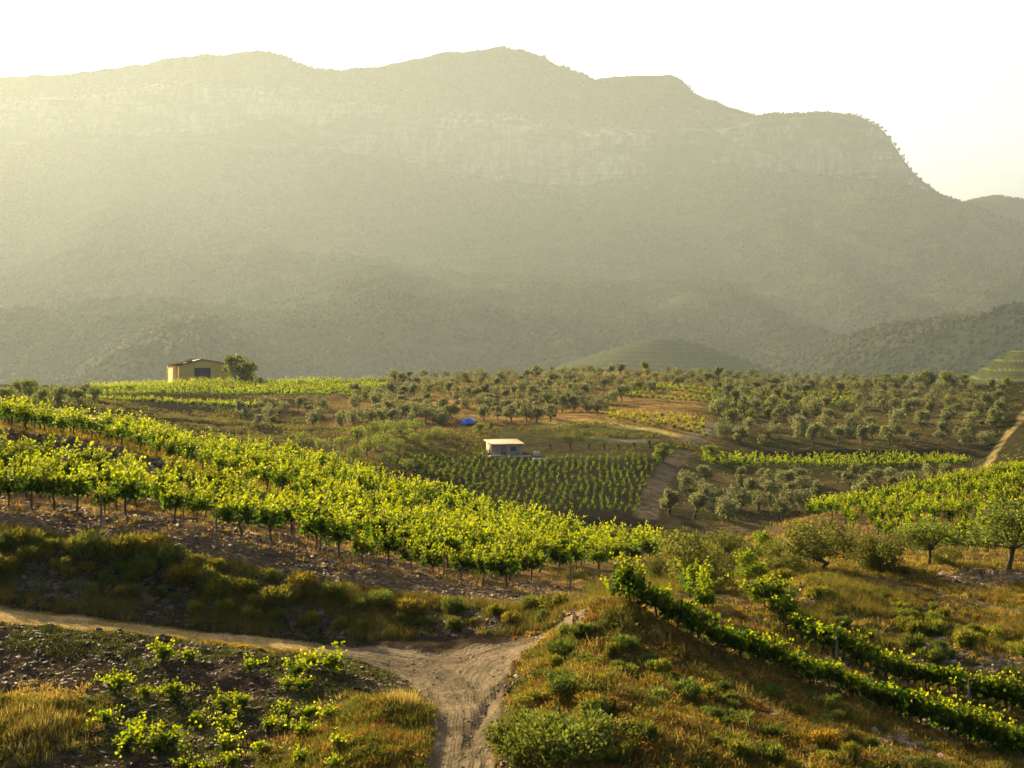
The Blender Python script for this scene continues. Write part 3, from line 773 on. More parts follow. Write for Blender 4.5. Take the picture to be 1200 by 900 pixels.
# the two rows along the grassy bank right of the road
def line_u(u0, px0, px1, step, off=0.0):
    return walk(lambda px: du(u0, px) + off, px0, px1, step, 0.10)
low_row = line_u(4, 742, 1215, 0.70, -0.05)
up_row = line_u(5, 893, 1215, 0.72, 0.1)
for nm, row in (('lower', low_row), ('upper', up_row)):
    for i, (x, y) in enumerate(row):
        px = 600 + F * x / y
        if (nm == 'upper' and rnd.random() < 0.03) or (nm == 'lower' and (1085 < px < 1105)): continue
        individual += 1
        o = plant('grapevine', rnd.choice(LOWV), (x, y, gz(x, y) - 0.05), -0.5 + rnd.uniform(-0.4, 0.4), rnd.uniform(0.95, 1.2),
              f'bright green grapevine, {nth(i + 1)} from the hilltop in the {nm} row on the grassy knoll slope', 'grapevine', f'{nm} vine row on the knoll slope')
for i, (px, py, s) in enumerate([(735, 705, 1.0), (748, 712, 0.85), (800, 688, 0.9), (808, 700, 0.9), (818, 712, 0.9), (828, 722, 0.8)]):
    p = on(px, py)
    plant('grapevine', VINE[i], p, rnd.uniform(0, 3), s, ['tall yellow-green grapevine standing alone at the top of the grassy knoll', 'smaller shaggy grapevine right beside the tall one on the knoll top',
          'topmost grapevine of the short row behind the knoll', 'second grapevine down the short row behind the knoll', 'third grapevine down the short row behind the knoll', 'lowest grapevine of the short row, nearest the knoll row'][i], 'grapevine', 'vines on top of the knoll')
    individual += 1
# upper hillside block, right-hand hill, and the far strips: past what anyone would count
for k in range(12):
    off = 1.0 + 3.9 * k
    for (x, y) in walk(lambda px: (du(9, px) + off) if du(9, px) + off < du(10, px) + 3 else None, -60, 782, 1.0):
        px = 600 + F * x / y
        if rnd.random() < 0.09 or px > 640 + 9 * (off - 0) and px > 775: continue
        stuff_vine(MIDV, x, y, rnd.uniform(0.78, 1.34))
for k in range(26):
    off = 0.5 + 3.0 * k
    def dd(px, off=off):
        d = du(9.55, px) + off + 5 * math.sin((px - 950) / 90)
        return d if d < du(11, px) + 4 and px > 935 + max(0, 30 - off) * 4.5 else None
    for (x, y) in walk(dd, 885 + 10 * (k % 3), 1240, 1.15):
        if rnd.random() < 0.05 or math.sin(y * 0.35 + x * 0.05) > 0.93: continue
        stuff_vine(MIDV, x, y, rnd.uniform(0.8, 1.1))
def band(u0, u1, px0, px1, rows, step, s, tint=(1, 1, 1), skip=0.06, sz=1.0):
    for k in range(rows):
        uu_ = u0 + (u1 - u0) * (k / max(1, rows - 1))
        for (x, y) in walk(lambda px: du(uu_, px), px0, px1, step, 0.15):
            if rnd.random() > skip: stuff_vine(FARV, x, y, s * rnd.uniform(0.85, 1.15), tint, sz)
band(18.05, 18.85, 108, 455, 11, 1.6, 1.25)
band(16.88, 17.06, 82, 335, 4, 1.6, 1.15)
band(18.0, 18.35, 735, 1010, 5, 1.7, 1.15)
band(16.25, 16.75, 715, 830, 4, 1.7, 1.1, (1.25, 1.05, 0.8))
band(14.45, 14.9, 828, 1135, 4, 1.5, 1.2)
for k in range(13):
    uu_ = 13.08 + 0.86 * k / 12
    band(uu_, uu_, 455 + (60 if k < 5 else 0) + rnd.uniform(0, 40), 745 + 30 * k / 12, 1, 1.15, 0.50, (0.6, 0.75, 0.8), 0.1, 1.5)
fv = far_vines.build('vineyard_rows', M_VINE); fv['kind'] = 'stuff'

# young bush vines on the bare plot below the track
bush = [(188, 777), (223, 775), (133, 812), (172, 819), (207, 824), (293, 789), (337, 808), (353, 812), (360, 787), (388, 788), (263, 832), (285, 831), (128, 852), (147, 879), (197, 882),
        (223, 849), (263, 879), (267, 855), (337, 839), (362, 845), (388, 842), (313, 859), (333, 858), (352, 865), (308, 882), (353, 895), (395, 879), (214, 905), (233, 906), (273, 900), (392, 903), (182, 885), (158, 860), (345, 795)]
big = {(188, 777): 1.25, (133, 812): 1.3, (388, 788): 1.4, (207, 824): 1.2, (197, 882): 1.35, (182, 885): 1.2, (147, 879): 1.2, (360, 787): 1.15, (345, 795): 1.2}
lines = [(0, 800, 'line nearest the grassy track'), (800, 828, 'second line below the grassy track'), (828, 850, 'middle line'), (850, 872, 'fourth line below the grassy track'), (872, 1000, 'line farthest from the grassy track')]
for a, b_, nm in lines:
    ln = sorted([q for q in bush if a <= q[1] < b_], key=lambda q: -q[0])
    for i, q in enumerate(ln):
        s = big.get(q, rnd.uniform(0.72, 0.98)) * 0.92
        plant('bush_vine', rnd.choice(BUSHV), on(*q), rnd.uniform(0, 6), s,
              f"{'spreading' if q in big else 'small'} bush vine, {nth(i + 1)} from the road in the {nm}", 'bush vine', 'bush vines on the bare plot')

# ---------------------------------------------------------------- olive groves
OLIVE = [proto(*make_tree(400 + i, h=(3.2, 3.6, 2.8, 3.4)[i % 4], w=(1.9, 1.6, 2.0, 1.75)[i % 4], trunk=(0.6, 0.85)[i % 2], nl=(11, 9, 14)[i % 3], n=(900, 700, 1000)[i % 3], base=(0.24, 0.32)[i % 2], lr=((0.34, 0.56), (0.26, 0.44))[i % 2]), M_OLIVE) for i in range(14)]
BROAD = [proto(*make_tree(450 + i, h=4.6, w=2.1, trunk=0.6, tr=0.16, nl=15, n=1700, leaf=0.33, aspect=1.2, base=0.14, lr=(0.28, 0.5)), M_BROAD) for i in range(5)]
ALMOND = [proto(*make_tree(480 + i, h=3.8, w=1.9, trunk=1.1, tr=0.09, nl=10, n=900, leaf=0.26, aspect=1.5, base=0.42, forks=7), M_BROAD) for i in range(4)]
BUSHB = [proto(*make_tree(500 + i, h=2.5, w=1.9, trunk=0.4, tr=0.09, nl=17, n=4200, leaf=0.14, aspect=1.4, base=0.10, flat=0.95, lr=(0.20, 0.36)), M_SHRUB) for i in range(5)]
def inpoly(x, y, P):
    ins = False
    for (x0, y0), (x1, y1) in zip(P, P[1:] + P[:1]):
        if (y0 > y) != (y1 > y) and x < (x1 - x0) * (y - y0) / (y1 - y0) + x0: ins = not ins
    return ins
olives = []     # (px, py, scale, grove, row)
hill = [(285, 478), (335, 474), (440, 462), (450, 443), (600, 437), (760, 433), (830, 438), (830, 452), (745, 464), (715, 480), (640, 497), (520, 500), (430, 500), (300, 506), (262, 498)]
pys = [441, 445, 449.5, 454, 459, 464, 469, 474, 479, 484, 489, 494, 499, 504]
for r_, py in enumerate(pys):
    px = 262 + (r_ % 2) * 8
    while px < 835:
        qx, qy = px + rnd.uniform(-4, 4), py + rnd.uniform(-1.6, 1.6)
        if inpoly(qx, qy, hill) and rnd.random() < (0.86 if qx > 430 else 0.40) and not (530 < qx < 565 and 484 < qy < 508): olives.append((qx, qy, rnd.uniform(0.8, 1.25), 'hilltop', r_))
        px += 11.5 + (py - 440) * 0.09
for r_, (py, st, px0, px1, off) in enumerate([(521, 29, 838, 1165, 0), (513, 29, 845, 1165, 1), (505, 28.5, 850, 1170, 2), (496, 28, 855, 1178, 4), (487, 27.5, 838, 1180, 6), (479, 21, 838, 1185, 3), (472, 20, 842, 1190, 8), (465.5, 19, 850, 1190, 2), (460, 16, 832, 1170, 5), (454.5, 15, 832, 1140, 3), (449, 14, 832, 1120, 0), (445, 14, 835, 1000, 5)]):
    px = px0 + off
    while px < px1:
        if rnd.random() < 0.9: olives.append((px + rnd.uniform(-2.5, 2.5), py + rnd.uniform(-1.2, 1.2), rnd.uniform(0.85, 1.15) * (1.0 if py > 476 else 0.95), 'upper', r_))
        px += st
for r_, (py, st, px0, px1) in enumerate([(624, 34, 782, 850), (611, 32, 775, 920), (598, 27, 782, 970), (585, 26, 790, 1020), (574, 24, 800, 1075), (565, 22, 815, 1120)]):
    px = px0 + (r_ % 2) * 11
    while px < px1:
        if rnd.random() < 0.88: olives.append((px + rnd.uniform(-4, 4), py + rnd.uniform(-2, 2), rnd.uniform(0.9, 1.2), 'lower', r_))
        px += st
pos = []
for (px, py, s, g_, r_) in olives:
    p = on(px, py, 195)
    pos.append((p, s * (1.02 if g_ == 'hilltop' else 1.18 if g_ == 'upper' else 1.08 if r_ < 4 else 0.9) * MID / 1.3 * 1.08, g_, r_, px))
pos.sort(key=lambda q: -q[1] / q[0].y)
ind, rest = pos[:298], pos[298:]
GN = {'hilltop': 'hilltop olive grove', 'upper': 'terraced olive grove by the right-hand track', 'lower': 'grey-green olive grove in the dip'}
ENDS = {'hilltop': 'house side', 'upper': 'track', 'lower': 'track'}
SHORT = {'hilltop': 'hilltop grove', 'upper': 'terraced grove', 'lower': 'grove in the dip'}
for g_ in GN:
    rws = sorted({q[3] for q in ind if q[2] == g_}, reverse=(g_ == 'hilltop'))
    for j, r_ in enumerate(rws):
        q_ = sorted([q for q in ind if q[2] == g_ and q[3] == r_], key=lambda q: q[4])
        for i, (p, s, _, _, px) in enumerate(q_):
            plant('olive_tree', rnd.choice(OLIVE), p, rnd.uniform(0, 6.28), (s * rnd.uniform(0.8, 1.15), s * rnd.uniform(0.8, 1.15), s * rnd.uniform(0.85, 1.2)),
                  f'olive {nth(i + 1)} from the {ENDS[g_]} in the {nth(j + 1)} row of the {SHORT[g_]}', 'olive tree', f'olives of the {GN[g_]}')
if rest:
    mb = MB()
    for (p, s, *_r) in rest:
        t_, l_ = make_tree(rnd.randrange(9999), n=600)
        mb.add(np.concatenate(l_.v) * s + np.array(p), np.concatenate(l_.f), np.concatenate(l_.c))
    o = mb.build('olive_foliage', M_OLIVE); o['kind'] = 'stuff'

# ---------------------------------------------------------------- single trees and bushes
def tree_px(name, pr, px, py, hpx, label, cat, group=None, dmin=0, hmesh=3.8, wide=1.0, rz=None):
    p = on(px, py, dmin); s = hpx * p.y / F / hmesh
    return plant(name, pr, p, rnd.uniform(0, 6.28) if rz is None else rz, (s * wide, s * wide, s), label, cat, group)
tree_px('tree', BROAD[0], 277, 449, 36, 'broad green tree standing against the right end of the ochre farm building', 'tree', None, 195, 4.6, 1.0)
tree_px('tree', BROAD[1], 289, 449, 27, 'dark round tree just right of the one touching the ochre building', 'tree', None, 195, 4.6, 1.0)
tree_px('tree', BROAD[2], 305, 449, 8, 'low dark bush on the skyline beyond the trees by the ochre building', 'bush', None, 195, 4.6, 1.5)
tree_px('cypress_tree', proto(*make_tree(601, h=5.5, w=0.75, trunk=0.6, tr=0.1, nl=12, n=700, leaf=0.22, base=0.1, flat=1.6), M_PINE), 504, 440, 15, 'slim dark cypress poking above the hilltop olive grove', 'cypress', None, 195, 6.0)
tree_px('tree', BROAD[3], 756, 436, 15, 'taller green tree at the highest point of the olive hill skyline', 'tree', None, 195, 4.6)
sky_lab = ['round dark tree where the skyline trees begin beyond the terraced grove', 'second tree of the skyline clump above the terraced grove', 'broad bright green tree in the middle of the skyline clump', 'green tree right of the middle of the skyline clump', 'last tree of the skyline clump beside the far terraced hill', 'low tree at the foot of the far terraced hill']
for i, (px, hp, w_) in enumerate([(1038, 15, 1.1), (1060, 14, 1.0), (1085, 20, 1.2), (1108, 19, 1.2), (1130, 15, 1.1), (1180, 11, 1.2)]):
    tree_px('tree', BROAD[i % 5], px, 452, hp, sky_lab[i], 'tree', 'skyline trees above the terraced grove', 195, 4.6, w_)
gl_lab = ['bright green tree near the top of the right-hand track', 'green tree at the bend of the dirt track', 'yellow-green tree second from the dirt track bend', 'yellow-green tree third from the dirt track bend', 'dark green tree beside the lower dirt track', 'small dark tree where the track leaves the young vine plot', 'leafy green tree right of the blue tarpaulin', 'bright bush between the blue tarpaulin and the shed']
for i, (px, py, hp) in enumerate([(1166, 500, 20), (853, 496, 17), (880, 492, 14), (900, 490, 15), (833, 540, 20), (777, 541, 24), (560, 509, 14), (575, 503, 9)]):
    tree_px('tree', BROAD[i % 5], px, py, hp, gl_lab[i], 'tree', None, 195, 4.6, 1.15)
al = [(402, 530, 20), (418, 522, 24), (436, 516, 24), (452, 512, 22), (470, 512, 22), (487, 509, 20), (430, 535, 26), (448, 530, 26), (466, 534, 22), (484, 524, 18), (395, 545, 18), (415, 545, 22), (500, 520, 14), (512, 512, 14), (455, 548, 20), (478, 552, 16), (375, 530, 18), (355, 520, 16)]
al.sort(key=lambda q: (round(q[1] / 14), q[0]))
rowc = {}
for i, (px, py, hp) in enumerate(al):
    k = round(py / 14); rowc[k] = rowc.get(k, 0) + 1
    rn = {36: 'topmost', 37: 'second', 38: 'third', 39: 'lowest'}.get(k, 'third')
    tree_px('almond_tree', ALMOND[i % 4], px, py, hp, f'sparse almond tree, {nth(rowc[k])} from the hose end in the {rn} row left of the shed', 'almond tree', 'almond trees left of the shed', 150, 3.9, 1.1)
wb = [(4, 478, 18), (14, 472, 16), (25, 480, 17), (36, 470, 20), (50, 478, 18), (62, 466, 14), (70, 476, 18), (82, 470, 18), (92, 476, 15), (100, 466, 20), (110, 470, 14), (24, 462, 14), (-8, 470, 18), (130, 452, 9), (143, 451, 10), (156, 449, 13), (176, 449, 9), (183, 449, 10), (48, 460, 9)]
wb.sort()
for i, (px, py, hp) in enumerate(wb):
    tree_px('bush', BROAD[i % 5] if i % 2 else OLIVE[i % 10], px, py, hp * 1.3, f'dark bush, {nth(i + 1)} from the picture edge in the wild thicket left of the ochre building', 'bush', 'thicket left of the ochre building', 185, 4.4, 1.1)
# near bushes and trees on the right
BRIGHTB = proto(*make_tree(530, h=2.5, w=1.9, trunk=0.4, tr=0.07, nl=15, n=2600, leaf=0.17, aspect=1.1, base=0.1, lr=(0.2, 0.36)), M_VINE)
bl = [(800, 692, 62, 1.15, 'big olive-green bush where the hillside vines end above the knoll'), (838, 688, 60, 0.9, 'grey-green bush second from the end of the hillside vines'), (773, 684, 42, 0.9, 'small bush against the last vines of the hillside rows'),
      (872, 680, 44, 1.2, 'bright green bush in the dip between the knoll and the right-hand vineyard'), (915, 664, 40, 1.0, 'leafy bush left of the great grey bush'), (965, 668, 54, 1.2, 'great grey-green bush spreading beside the grassy path'),
      (1012, 668, 52, 1.0, 'dark rounded bush between the great grey bush and the path'), (1042, 670, 56, 1.1, 'dark hollow bush beside the thin-trunked tree'), (925, 676, 34, 1.3, 'low bush at the head of the upper knoll vine row'), (850, 655, 40, 1.2, 'farther bush behind the bushes above the knoll'), (892, 652, 36, 1.2, 'farther bright bush left of the right-hand vineyard'), (1110, 662, 30, 1.4, 'low leafy bush under the thin-trunked trees')]
for i, (px, py, hp, w_, lb) in enumerate(bl):
    tree_px('bush', BRIGHTB if 'bright' in lb else BUSHB[i % 5], px, py, hp * (1.1 if i in (5, 0) else 0.82), lb, 'bush', None, 0, 2.6, w_)
ALM2 = [proto(*make_tree(520 + i, h=3.9, w=2.0, trunk=1.3, tr=0.085, nl=20, n=3400, leaf=0.14, aspect=1.5, base=0.42, forks=14, flat=0.7, lr=(0.18, 0.36)), M_BROAD) for i in range(2)]
tree_px('almond_tree', ALM2[0], 1180, 671, 92, 'almond tree with bare dark leaning trunk at the edge of the slate bank', 'almond tree', None, 0, 3.9, 1.45, 0.4)
tree_px('almond_tree', ALM2[1], 1087, 664, 62, 'almond tree leaning over the dark hollow bush above the grassy path', 'almond tree', None, 0, 3.9, 1.4, 1.4)
# pines catching the light on the mountain's lower spurs
PINE = [proto(*make_tree(560 + i, h=8, w=2.6, trunk=3.0, tr=0.2, nl=7, n=320, leaf=0.9, aspect=1.3, base=0.45), M_PINE) for i in range(5)]
k1 = k2 = 0
cand = []
for _ in range(34): cand.append((rnd.gauss(195, 34), MK * rnd.uniform(1010, 1150), 'left'))
for _ in range(64): cand.append((rnd.gauss(1075, 45), MK * rnd.uniform(1010, 1190), 'right'))
for side in ('left', 'right'):
    q = sorted([q for q in cand if q[2] == side]); 
    for i, (px, d, _) in enumerate(q):
        x = np.array([d * (px - 600) / F]); z = gz2(x, np.array([d]))[0]
        plant('pine_tree', rnd.choice(PINE), (x[0], d, z - 0.3), rnd.uniform(0, 6), rnd.uniform(1.5, 2.5),
              'pale sunlit pine on the wooded spur behind the ochre building' if side == 'left' else 'pale sunlit pine on the wooded spur above the skyline clump',
              'pine tree', 'pines on the spur behind the ochre building' if side == 'left' else 'pines on the spur above the skyline clump')

# ---------------------------------------------------------------- shrubs on the dark bank and the knolls
SHR = [proto(*make_shrub(700 + i, 900, 0.62, 0.72, 0.26, 0.022, tint=((1.0, 1.0, 0.9), (1.3, 1.15, 0.8), (1.5, 1.1, 0.7), (0.85, 1.0, 0.9))[i % 4]), M_SHRUB, 'foliage', 'stem') for i in range(8)]
LSH = [proto(*make_shrub(740 + i, 1500, 0.9, 0.8, 0.09, 0.03, tint=(0.95, 1.1, 0.95)), M_SHRUB, 'foliage', 'stem') for i in range(3)]
bank = []
for i in range(13): bank.append((4 + 20 * i + rnd.uniform(-9, 9), 4.88 + rnd.uniform(-0.12, 0.08), rnd.uniform(0.7, 1.6), 'along the top edge of the dark bank'))
for i in range(13): bank.append((262 + 32 * i + rnd.uniform(-13, 13), 4.8 + rnd.uniform(-0.2, 0.12), rnd.uniform(0.45, 1.15), 'in the far stretch of the dark bank above the road'))
for i in range(20): bank.append((2 + 17 * i + rnd.uniform(-7, 7), 4.58 + rnd.uniform(-.16, .16), rnd.uniform(0.5, 1.2), 'halfway up the dark bank under the vines'))
for i in range(17): bank.append((100 + 33 * i + rnd.uniform(-10, 10), 4.33 + rnd.uniform(-.1, .1), rnd.uniform(0.45, 0.75), 'low on the dark bank above the road'))
cnt = {}
for (px, u_, s, where) in bank:
    d = du(u_, px); x = d * (px - 600) / F
    cnt[where] = cnt.get(where, 0) + 1
    wh = where.split(',')[0]
    plant('shrub', rnd.choice(SHR), (x, d, gz(x, d)), rnd.uniform(0, 6), s, f'broom shrub {nth(cnt[where])} from uphill, {wh}', 'shrub', 'broom shrubs on the dark bank')
for i, (px, py, s, lb) in enumerate([(605, 893, 1.25, 'leafy dark shrub at the road edge at the foot of the knoll'), (640, 885, 1.3, 'speckled leafy shrub second from the road at the knoll foot'), (672, 893, 1.2, 'leafy shrub third from the road at the knoll foot'), (625, 862, 0.9, 'smaller leafy shrub just uphill of the road edge shrubs'),
        (1180, 870, 0.8, 'leafy shrub below the lower vine row near the corner'), (700, 870, 1.0, 'green shrub on the orange grassy knoll face')]):
    plant('shrub', LSH[i % 3], on(px, py), rnd.uniform(0, 6), s, lb, 'shrub')

KN = [proto(*make_shrub(780 + i, 1000, 0.55, 0.55, 0.20, 0.022, tint=((1.0, 1.15, 0.9), (1.9, 1.15, 0.7), (1.4, 1.3, 0.8), (0.75, 0.95, 0.8))[i % 4]), M_SHRUB, 'foliage', 'stem') for i in range(8)]
HUE = ['green', 'rusty brown', 'golden green', 'dark green']
kp = []
while len(kp) < 64:
    px, py = rnd.uniform(612, 1190), rnd.uniform(722, 895)
    if py < np.interp(px, [612, 640, 720, 800, 930, 1050, 1200], [790, 755, 718, 765, 815, 860, 915]) : continue
    kp.append((px, py))
kp.sort(key=lambda q: (round(q[1] / 34), q[0])); kc = {}
for i, (px, py) in enumerate(kp):
    b_ = round(py / 34); h4 = rnd.choices(range(4), (4, 3, 4, 3))[0]; kc[(b_, h4)] = kc.get((b_, h4), 0) + 1
    plant('shrub', KN[h4 + 4 * rnd.randrange(2)], on(px, py), rnd.uniform(0, 6), (rnd.uniform(0.45, 1.15),) * 2 + (rnd.uniform(0.45, 0.95),),
          f'{HUE[h4]} shrub, {nth(kc[(b_, h4)])} of its colour from the road, {nth(b_ - 20)} band down the knoll face', 'shrub', 'low shrubs on the knoll face')
for i in range(46):
    u_ = rnd.uniform(5.25, 7.1); px = rnd.uniform(905, 1200); h4 = rnd.choices(range(4), (4, 1, 5, 2))[0]
    d = du(u_, px); x = d * (px - 600) / F
    kc[('b', h4)] = kc.get(('b', h4), 0) + 1
    plant('shrub', KN[h4 + 4 * rnd.randrange(2)], (x, d, gz(x, d)), rnd.uniform(0, 6), rnd.uniform(0.5, 1.15), f'{HUE[h4]} shrub on the grassy bank between the upper vine row and the path', 'shrub', f'{HUE[h4]} shrubs on the grassy bank')

# ---------------------------------------------------------------- grasses, weeds and slate rubble (uncountable)
Pn = np.stack([X, D, Z], -1)
A0, A1, A2, A3 = Pn[:-1, :-1], Pn[:-1, 1:], Pn[1:, 1:], Pn[1:, :-1]
area = np.linalg.norm(np.cross(A2 - A0, A3 - A1), axis=-1) * 0.5
infr = (PX > -60) & (PX < 1260) & (PY > 480) & (PY < 930)
infr = infr[:-1, :-1]
def scatter(dens, n):
    w_ = (area * np.clip(dens[:-1, :-1], 0, None) * infr).ravel()
    k = rng.choice(w_.size, n, p=w_ / w_.sum())
    i, j = np.divmod(k, nc - 1)
    a, b_ = rng.random((n, 1)), rng.random((n, 1))
    P = A0[i, j] * (1 - a) * (1 - b_) + A1[i, j] * a * (1 - b_) + A2[i, j] * a * b_ + A3[i, j] * (1 - a) * b_
    return P
def tufts(mb, P, blades, h, w_, cols, spread=0.10, hvar=0.5):
    n = len(P)
    base = np.array(cols)[rng.integers(0, len(cols), n)] * rng.uniform(0.65, 1.3, (n, 1))
    hh = h * rng.uniform(1 - hvar, 1 + hvar, n)
    B0 = np.repeat(P, blades, 0); m = len(B0); H = np.repeat(hh, blades) * rng.uniform(0.5, 1.1, m)
    B0 = B0 + np.stack([rng.normal(0, spread, m), rng.normal(0, spread, m), np.full(m, -0.03)], 1)
    th = rng.uniform(0, math.pi, m); ww = w_ * rng.uniform(0.6, 1.3, m) * 0.5
    side = np.stack([np.cos(th) * ww, np.sin(th) * ww, np.zeros(m)], 1)
    lean = np.stack([rng.normal(0.05, 0.33, m), rng.normal(0, 0.33, m), np.ones(m)], 1) * H[:, None]
    V_ = np.stack([B0 - side, B0 + side, B0 + lean], 1).reshape(-1, 3)
    C_ = np.repeat(np.repeat(base, blades, 0) * rng.uniform(0.8, 1.2, (m, 1)), 3, 0)
    mb.add(V_, np.arange(3 * m).reshape(-1, 3), C_)
def cushions(mb, P, n, r, blade, w_, cols, patchcol=0.6):
    m = len(P); cols = np.array(cols)
    pick = (vnoise(P[:, 0] / 0.9 + 40, P[:, 1] / 0.9, 55) * 1.4 - 0.2 + rng.normal(0, 0.12, m)).clip(0, 0.999)
    base = cols[(pick * len(cols)).astype(int)] * rng.uniform(0.6, 1.35, (m, 1))
    rr = r * rng.uniform(0.5, 1.4, m)
    d_ = rng.normal(size=(m * n, 3)); d_[:, 2] = np.abs(d_[:, 2]) + 0.15; d_ /= np.linalg.norm(d_, axis=1)[:, None]
    R_ = np.repeat(rr, n) * rng.uniform(0.35, 1.0, m * n)
    Pq = np.repeat(P, n, 0) + d_ * R_[:, None] * np.array([1, 1, 0.85])
    leaf_quads(mb, Pq, blade * rng.uniform(0.5, 1.3, m * n), blade / w_, np.repeat(base, n, 0) * rng.uniform(0.75, 1.25, (m * n, 1)), dirs=d_)
STRAW, OGR, OLG, RUST, PALE = (0.40, 0.29, 0.11), (0.22, 0.15, 0.04), (0.10, 0.115, 0.03), (0.21, 0.10, 0.03), (0.50, 0.40, 0.20)
off_road = 1 - np.clip(road * 1.4, 0, 1)
gr = MB()
kd = knoll * sstep(4.0, 3.85, UU) * off_road * (1 - 0.8 * slate)
cushions(gr, scatter(kd * (0.3 + patch), 7500), 34, 0.20, 0.11, 0.030, [OLG, (0.14, 0.14, 0.035), RUST, OGR, RUST, STRAW, RUST, OLG])
cushions(gr, scatter(kd * patch2, 1300), 80, 0.34, 0.13, 0.028, [(0.10, 0.12, 0.03), OGR, (0.14, 0.13, 0.035), (0.17, 0.11, 0.035)])
tufts(gr, scatter(kd * (0.4 + patch), 6000), 10, 0.20, 0.018, [OGR, OLG, STRAW, STRAW])
tufts(gr, scatter(kd * patch2, 500), 16, 0.36, 0.016, [STRAW, PALE, OGR])
dens = right * (ub(4.15, 4.95) * 0.6 + ub(5.05, 9.2) * (0.35 + patch) * sstep(840, 900, PX)) * (1 - 0.8 * slate) * (1 - 0.85 * path)
cushions(gr, scatter(dens, 6000), 30, 0.20, 0.12, 0.030, [STRAW, OGR, OLG, (0.14, 0.14, 0.035), OGR])
tufts(gr, scatter(dens, 6000), 12, 0.24, 0.02, [STRAW, OGR, OLG, STRAW, OGR])
tufts(gr, scatter(right * ub(5.3, 7.1) * patch, 2500), 16, 0.45, 0.018, [OLG, (0.14, 0.15, 0.04), OGR])
cushions(gr, scatter(np.clip(kn, 0, 1) * off_road, 1500), 34, 0.2, 0.13, 0.028, [OGR, OLG, (0.15, 0.15, 0.04), RUST])
tufts(gr, scatter(np.clip(kn, 0, 1) * off_road, 1600), 14, 0.24, 0.02, [OGR, OLG, STRAW, (0.15, 0.15, 0.04), OLG])
cushions(gr, scatter(kn2 * off_road, 800), 34, 0.2, 0.13, 0.028, [OGR, OLG, (0.15, 0.15, 0.04), STRAW])
tufts(gr, scatter(kn2 * off_road, 800), 14, 0.26, 0.02, [OGR, OLG, STRAW, OLG])
tufts(gr, scatter(np.exp(-((X - on(470, 825).x) ** 2 + (D - on(470, 825).y) ** 2) / 0.15), 60), 16, 0.42, 0.016, [PALE, STRAW])
tufts(gr, scatter(np.exp(-((X - on(45, 855).x) ** 2 + (D - on(45, 855).y) ** 2) / 0.5), 160), 14, 0.32, 0.016, [PALE, STRAW])
tufts(gr, scatter(left * ub(2, 3.2) * patch * off_road * (1 - np.clip(kn, 0, 1)), 6000), 8, 0.08, 0.03, [OLG, OLG, (0.07, 0.085, 0.02)])
tufts(gr, scatter(left * ub(3.05, 3.95) * sstep(420, 300, PX) * (1.05 - road), 3500), 7, 0.07, 0.025, [STRAW, STRAW, OGR])
tufts(gr, scatter(left * ub(4.05, 5.1) * (0.2 + patch), 7000), 14, 0.26, 0.022, [OLG, OGR, OLG, (0.16, 0.12, 0.05)])
tufts(gr, scatter(left * ub(5.6, 8.0) * (0.1 + patch2), 6000), 9, 0.16, 0.03, [STRAW, OGR, (0.30, 0.18, 0.08)])
tufts(gr, scatter(left * ub(8.6, 9.3) * sstep(450, 350, PX) + 0.3 * ub(9.3, 10.2) * left, 6000), 12, 0.28, 0.035, [OGR, STRAW, OLG])
tufts(gr, scatter(right * ub(9.0, 11) * (0.3 + patch), 6000), 10, 0.30, 0.045, [OGR, OLG, STRAW])
g_ = gr.build('grass', M_GRASS); g_['kind'] = 'stuff'

rb = MB()
def stones(P, size, tint):
    n = len(P); base = np.array([[-1, -1, -.5], [1, -1, -.5], [1, 1, -.5], [-1, 1, -.5], [-.8, -.8, .5], [.8, -.7, .5], [.7, .8, .5], [-.8, .7, .5]]) * 0.5
    s = size * np.exp(np.clip(rng.normal(0, 0.45, (n, 1, 1)), -1, 0.7))
    v = base[None] * s * np.stack([rng.uniform(.7, 1.5, n), rng.uniform(.5, 1.1, n), rng.uniform(.2, .6, n)], -1)[:, None] + rng.normal(0, 0.10, (n, 8, 3)) * s
    a = rng.uniform(0, 6.28, n); b_ = rng.normal(0, 0.5, n); ca, sa, cb, sb = np.cos(a), np.sin(a), np.cos(b_), np.sin(b_)
    Y_ = v[..., 1] * cb[:, None] - v[..., 2] * sb[:, None]; Z_ = v[..., 1] * sb[:, None] + v[..., 2] * cb[:, None]
    v = np.stack([v[..., 0] * ca[:, None] - Y_ * sa[:, None], v[..., 0] * sa[:, None] + Y_ * ca[:, None], Z_], -1) + P[:, None]
    f = np.array([[0, 3, 2, 1], [4, 5, 6, 7], [0, 1, 5, 4], [1, 2, 6, 5], [2, 3, 7, 6], [3, 0, 4, 7]])
    rb.add(v.reshape(-1, 3), (f[None] + 8 * np.arange(n)[:, None, None]).reshape(-1, 4), np.repeat(np.array(tint) * rng.uniform(.6, 1.4, (n, 1)), 8, 0))
stones(scatter(left * ub(4.1, 5.0) * (0.3 + patch2), 7000), 0.13, (0.8, 0.8, 0.82))
stones(scatter(left * ub(5.0, 6.3), 7000), 0.10, (1.3, 1.1, 0.9))
stones(scatter(left * ub(8.05, 8.95), 3000), 0.26, (0.8, 0.72, 0.62))
stones(scatter(slate, 6500), 0.15, (2.1, 1.9, 1.7))
stones(scatter(left * ub(1.8, 3.1) * off_road, 6000), 0.085, (0.55, 0.46, 0.40))
stones(scatter(road * sstep(380, 450, PX), 1200), 0.045, (1.5, 1.3, 1.05))
stones(scatter(knoll * patch2, 2200), 0.12, (2.3, 1.9, 1.5))
r_ = rb.build('slate_rubble', M_SLATE); r_['kind'] = 'stuff'

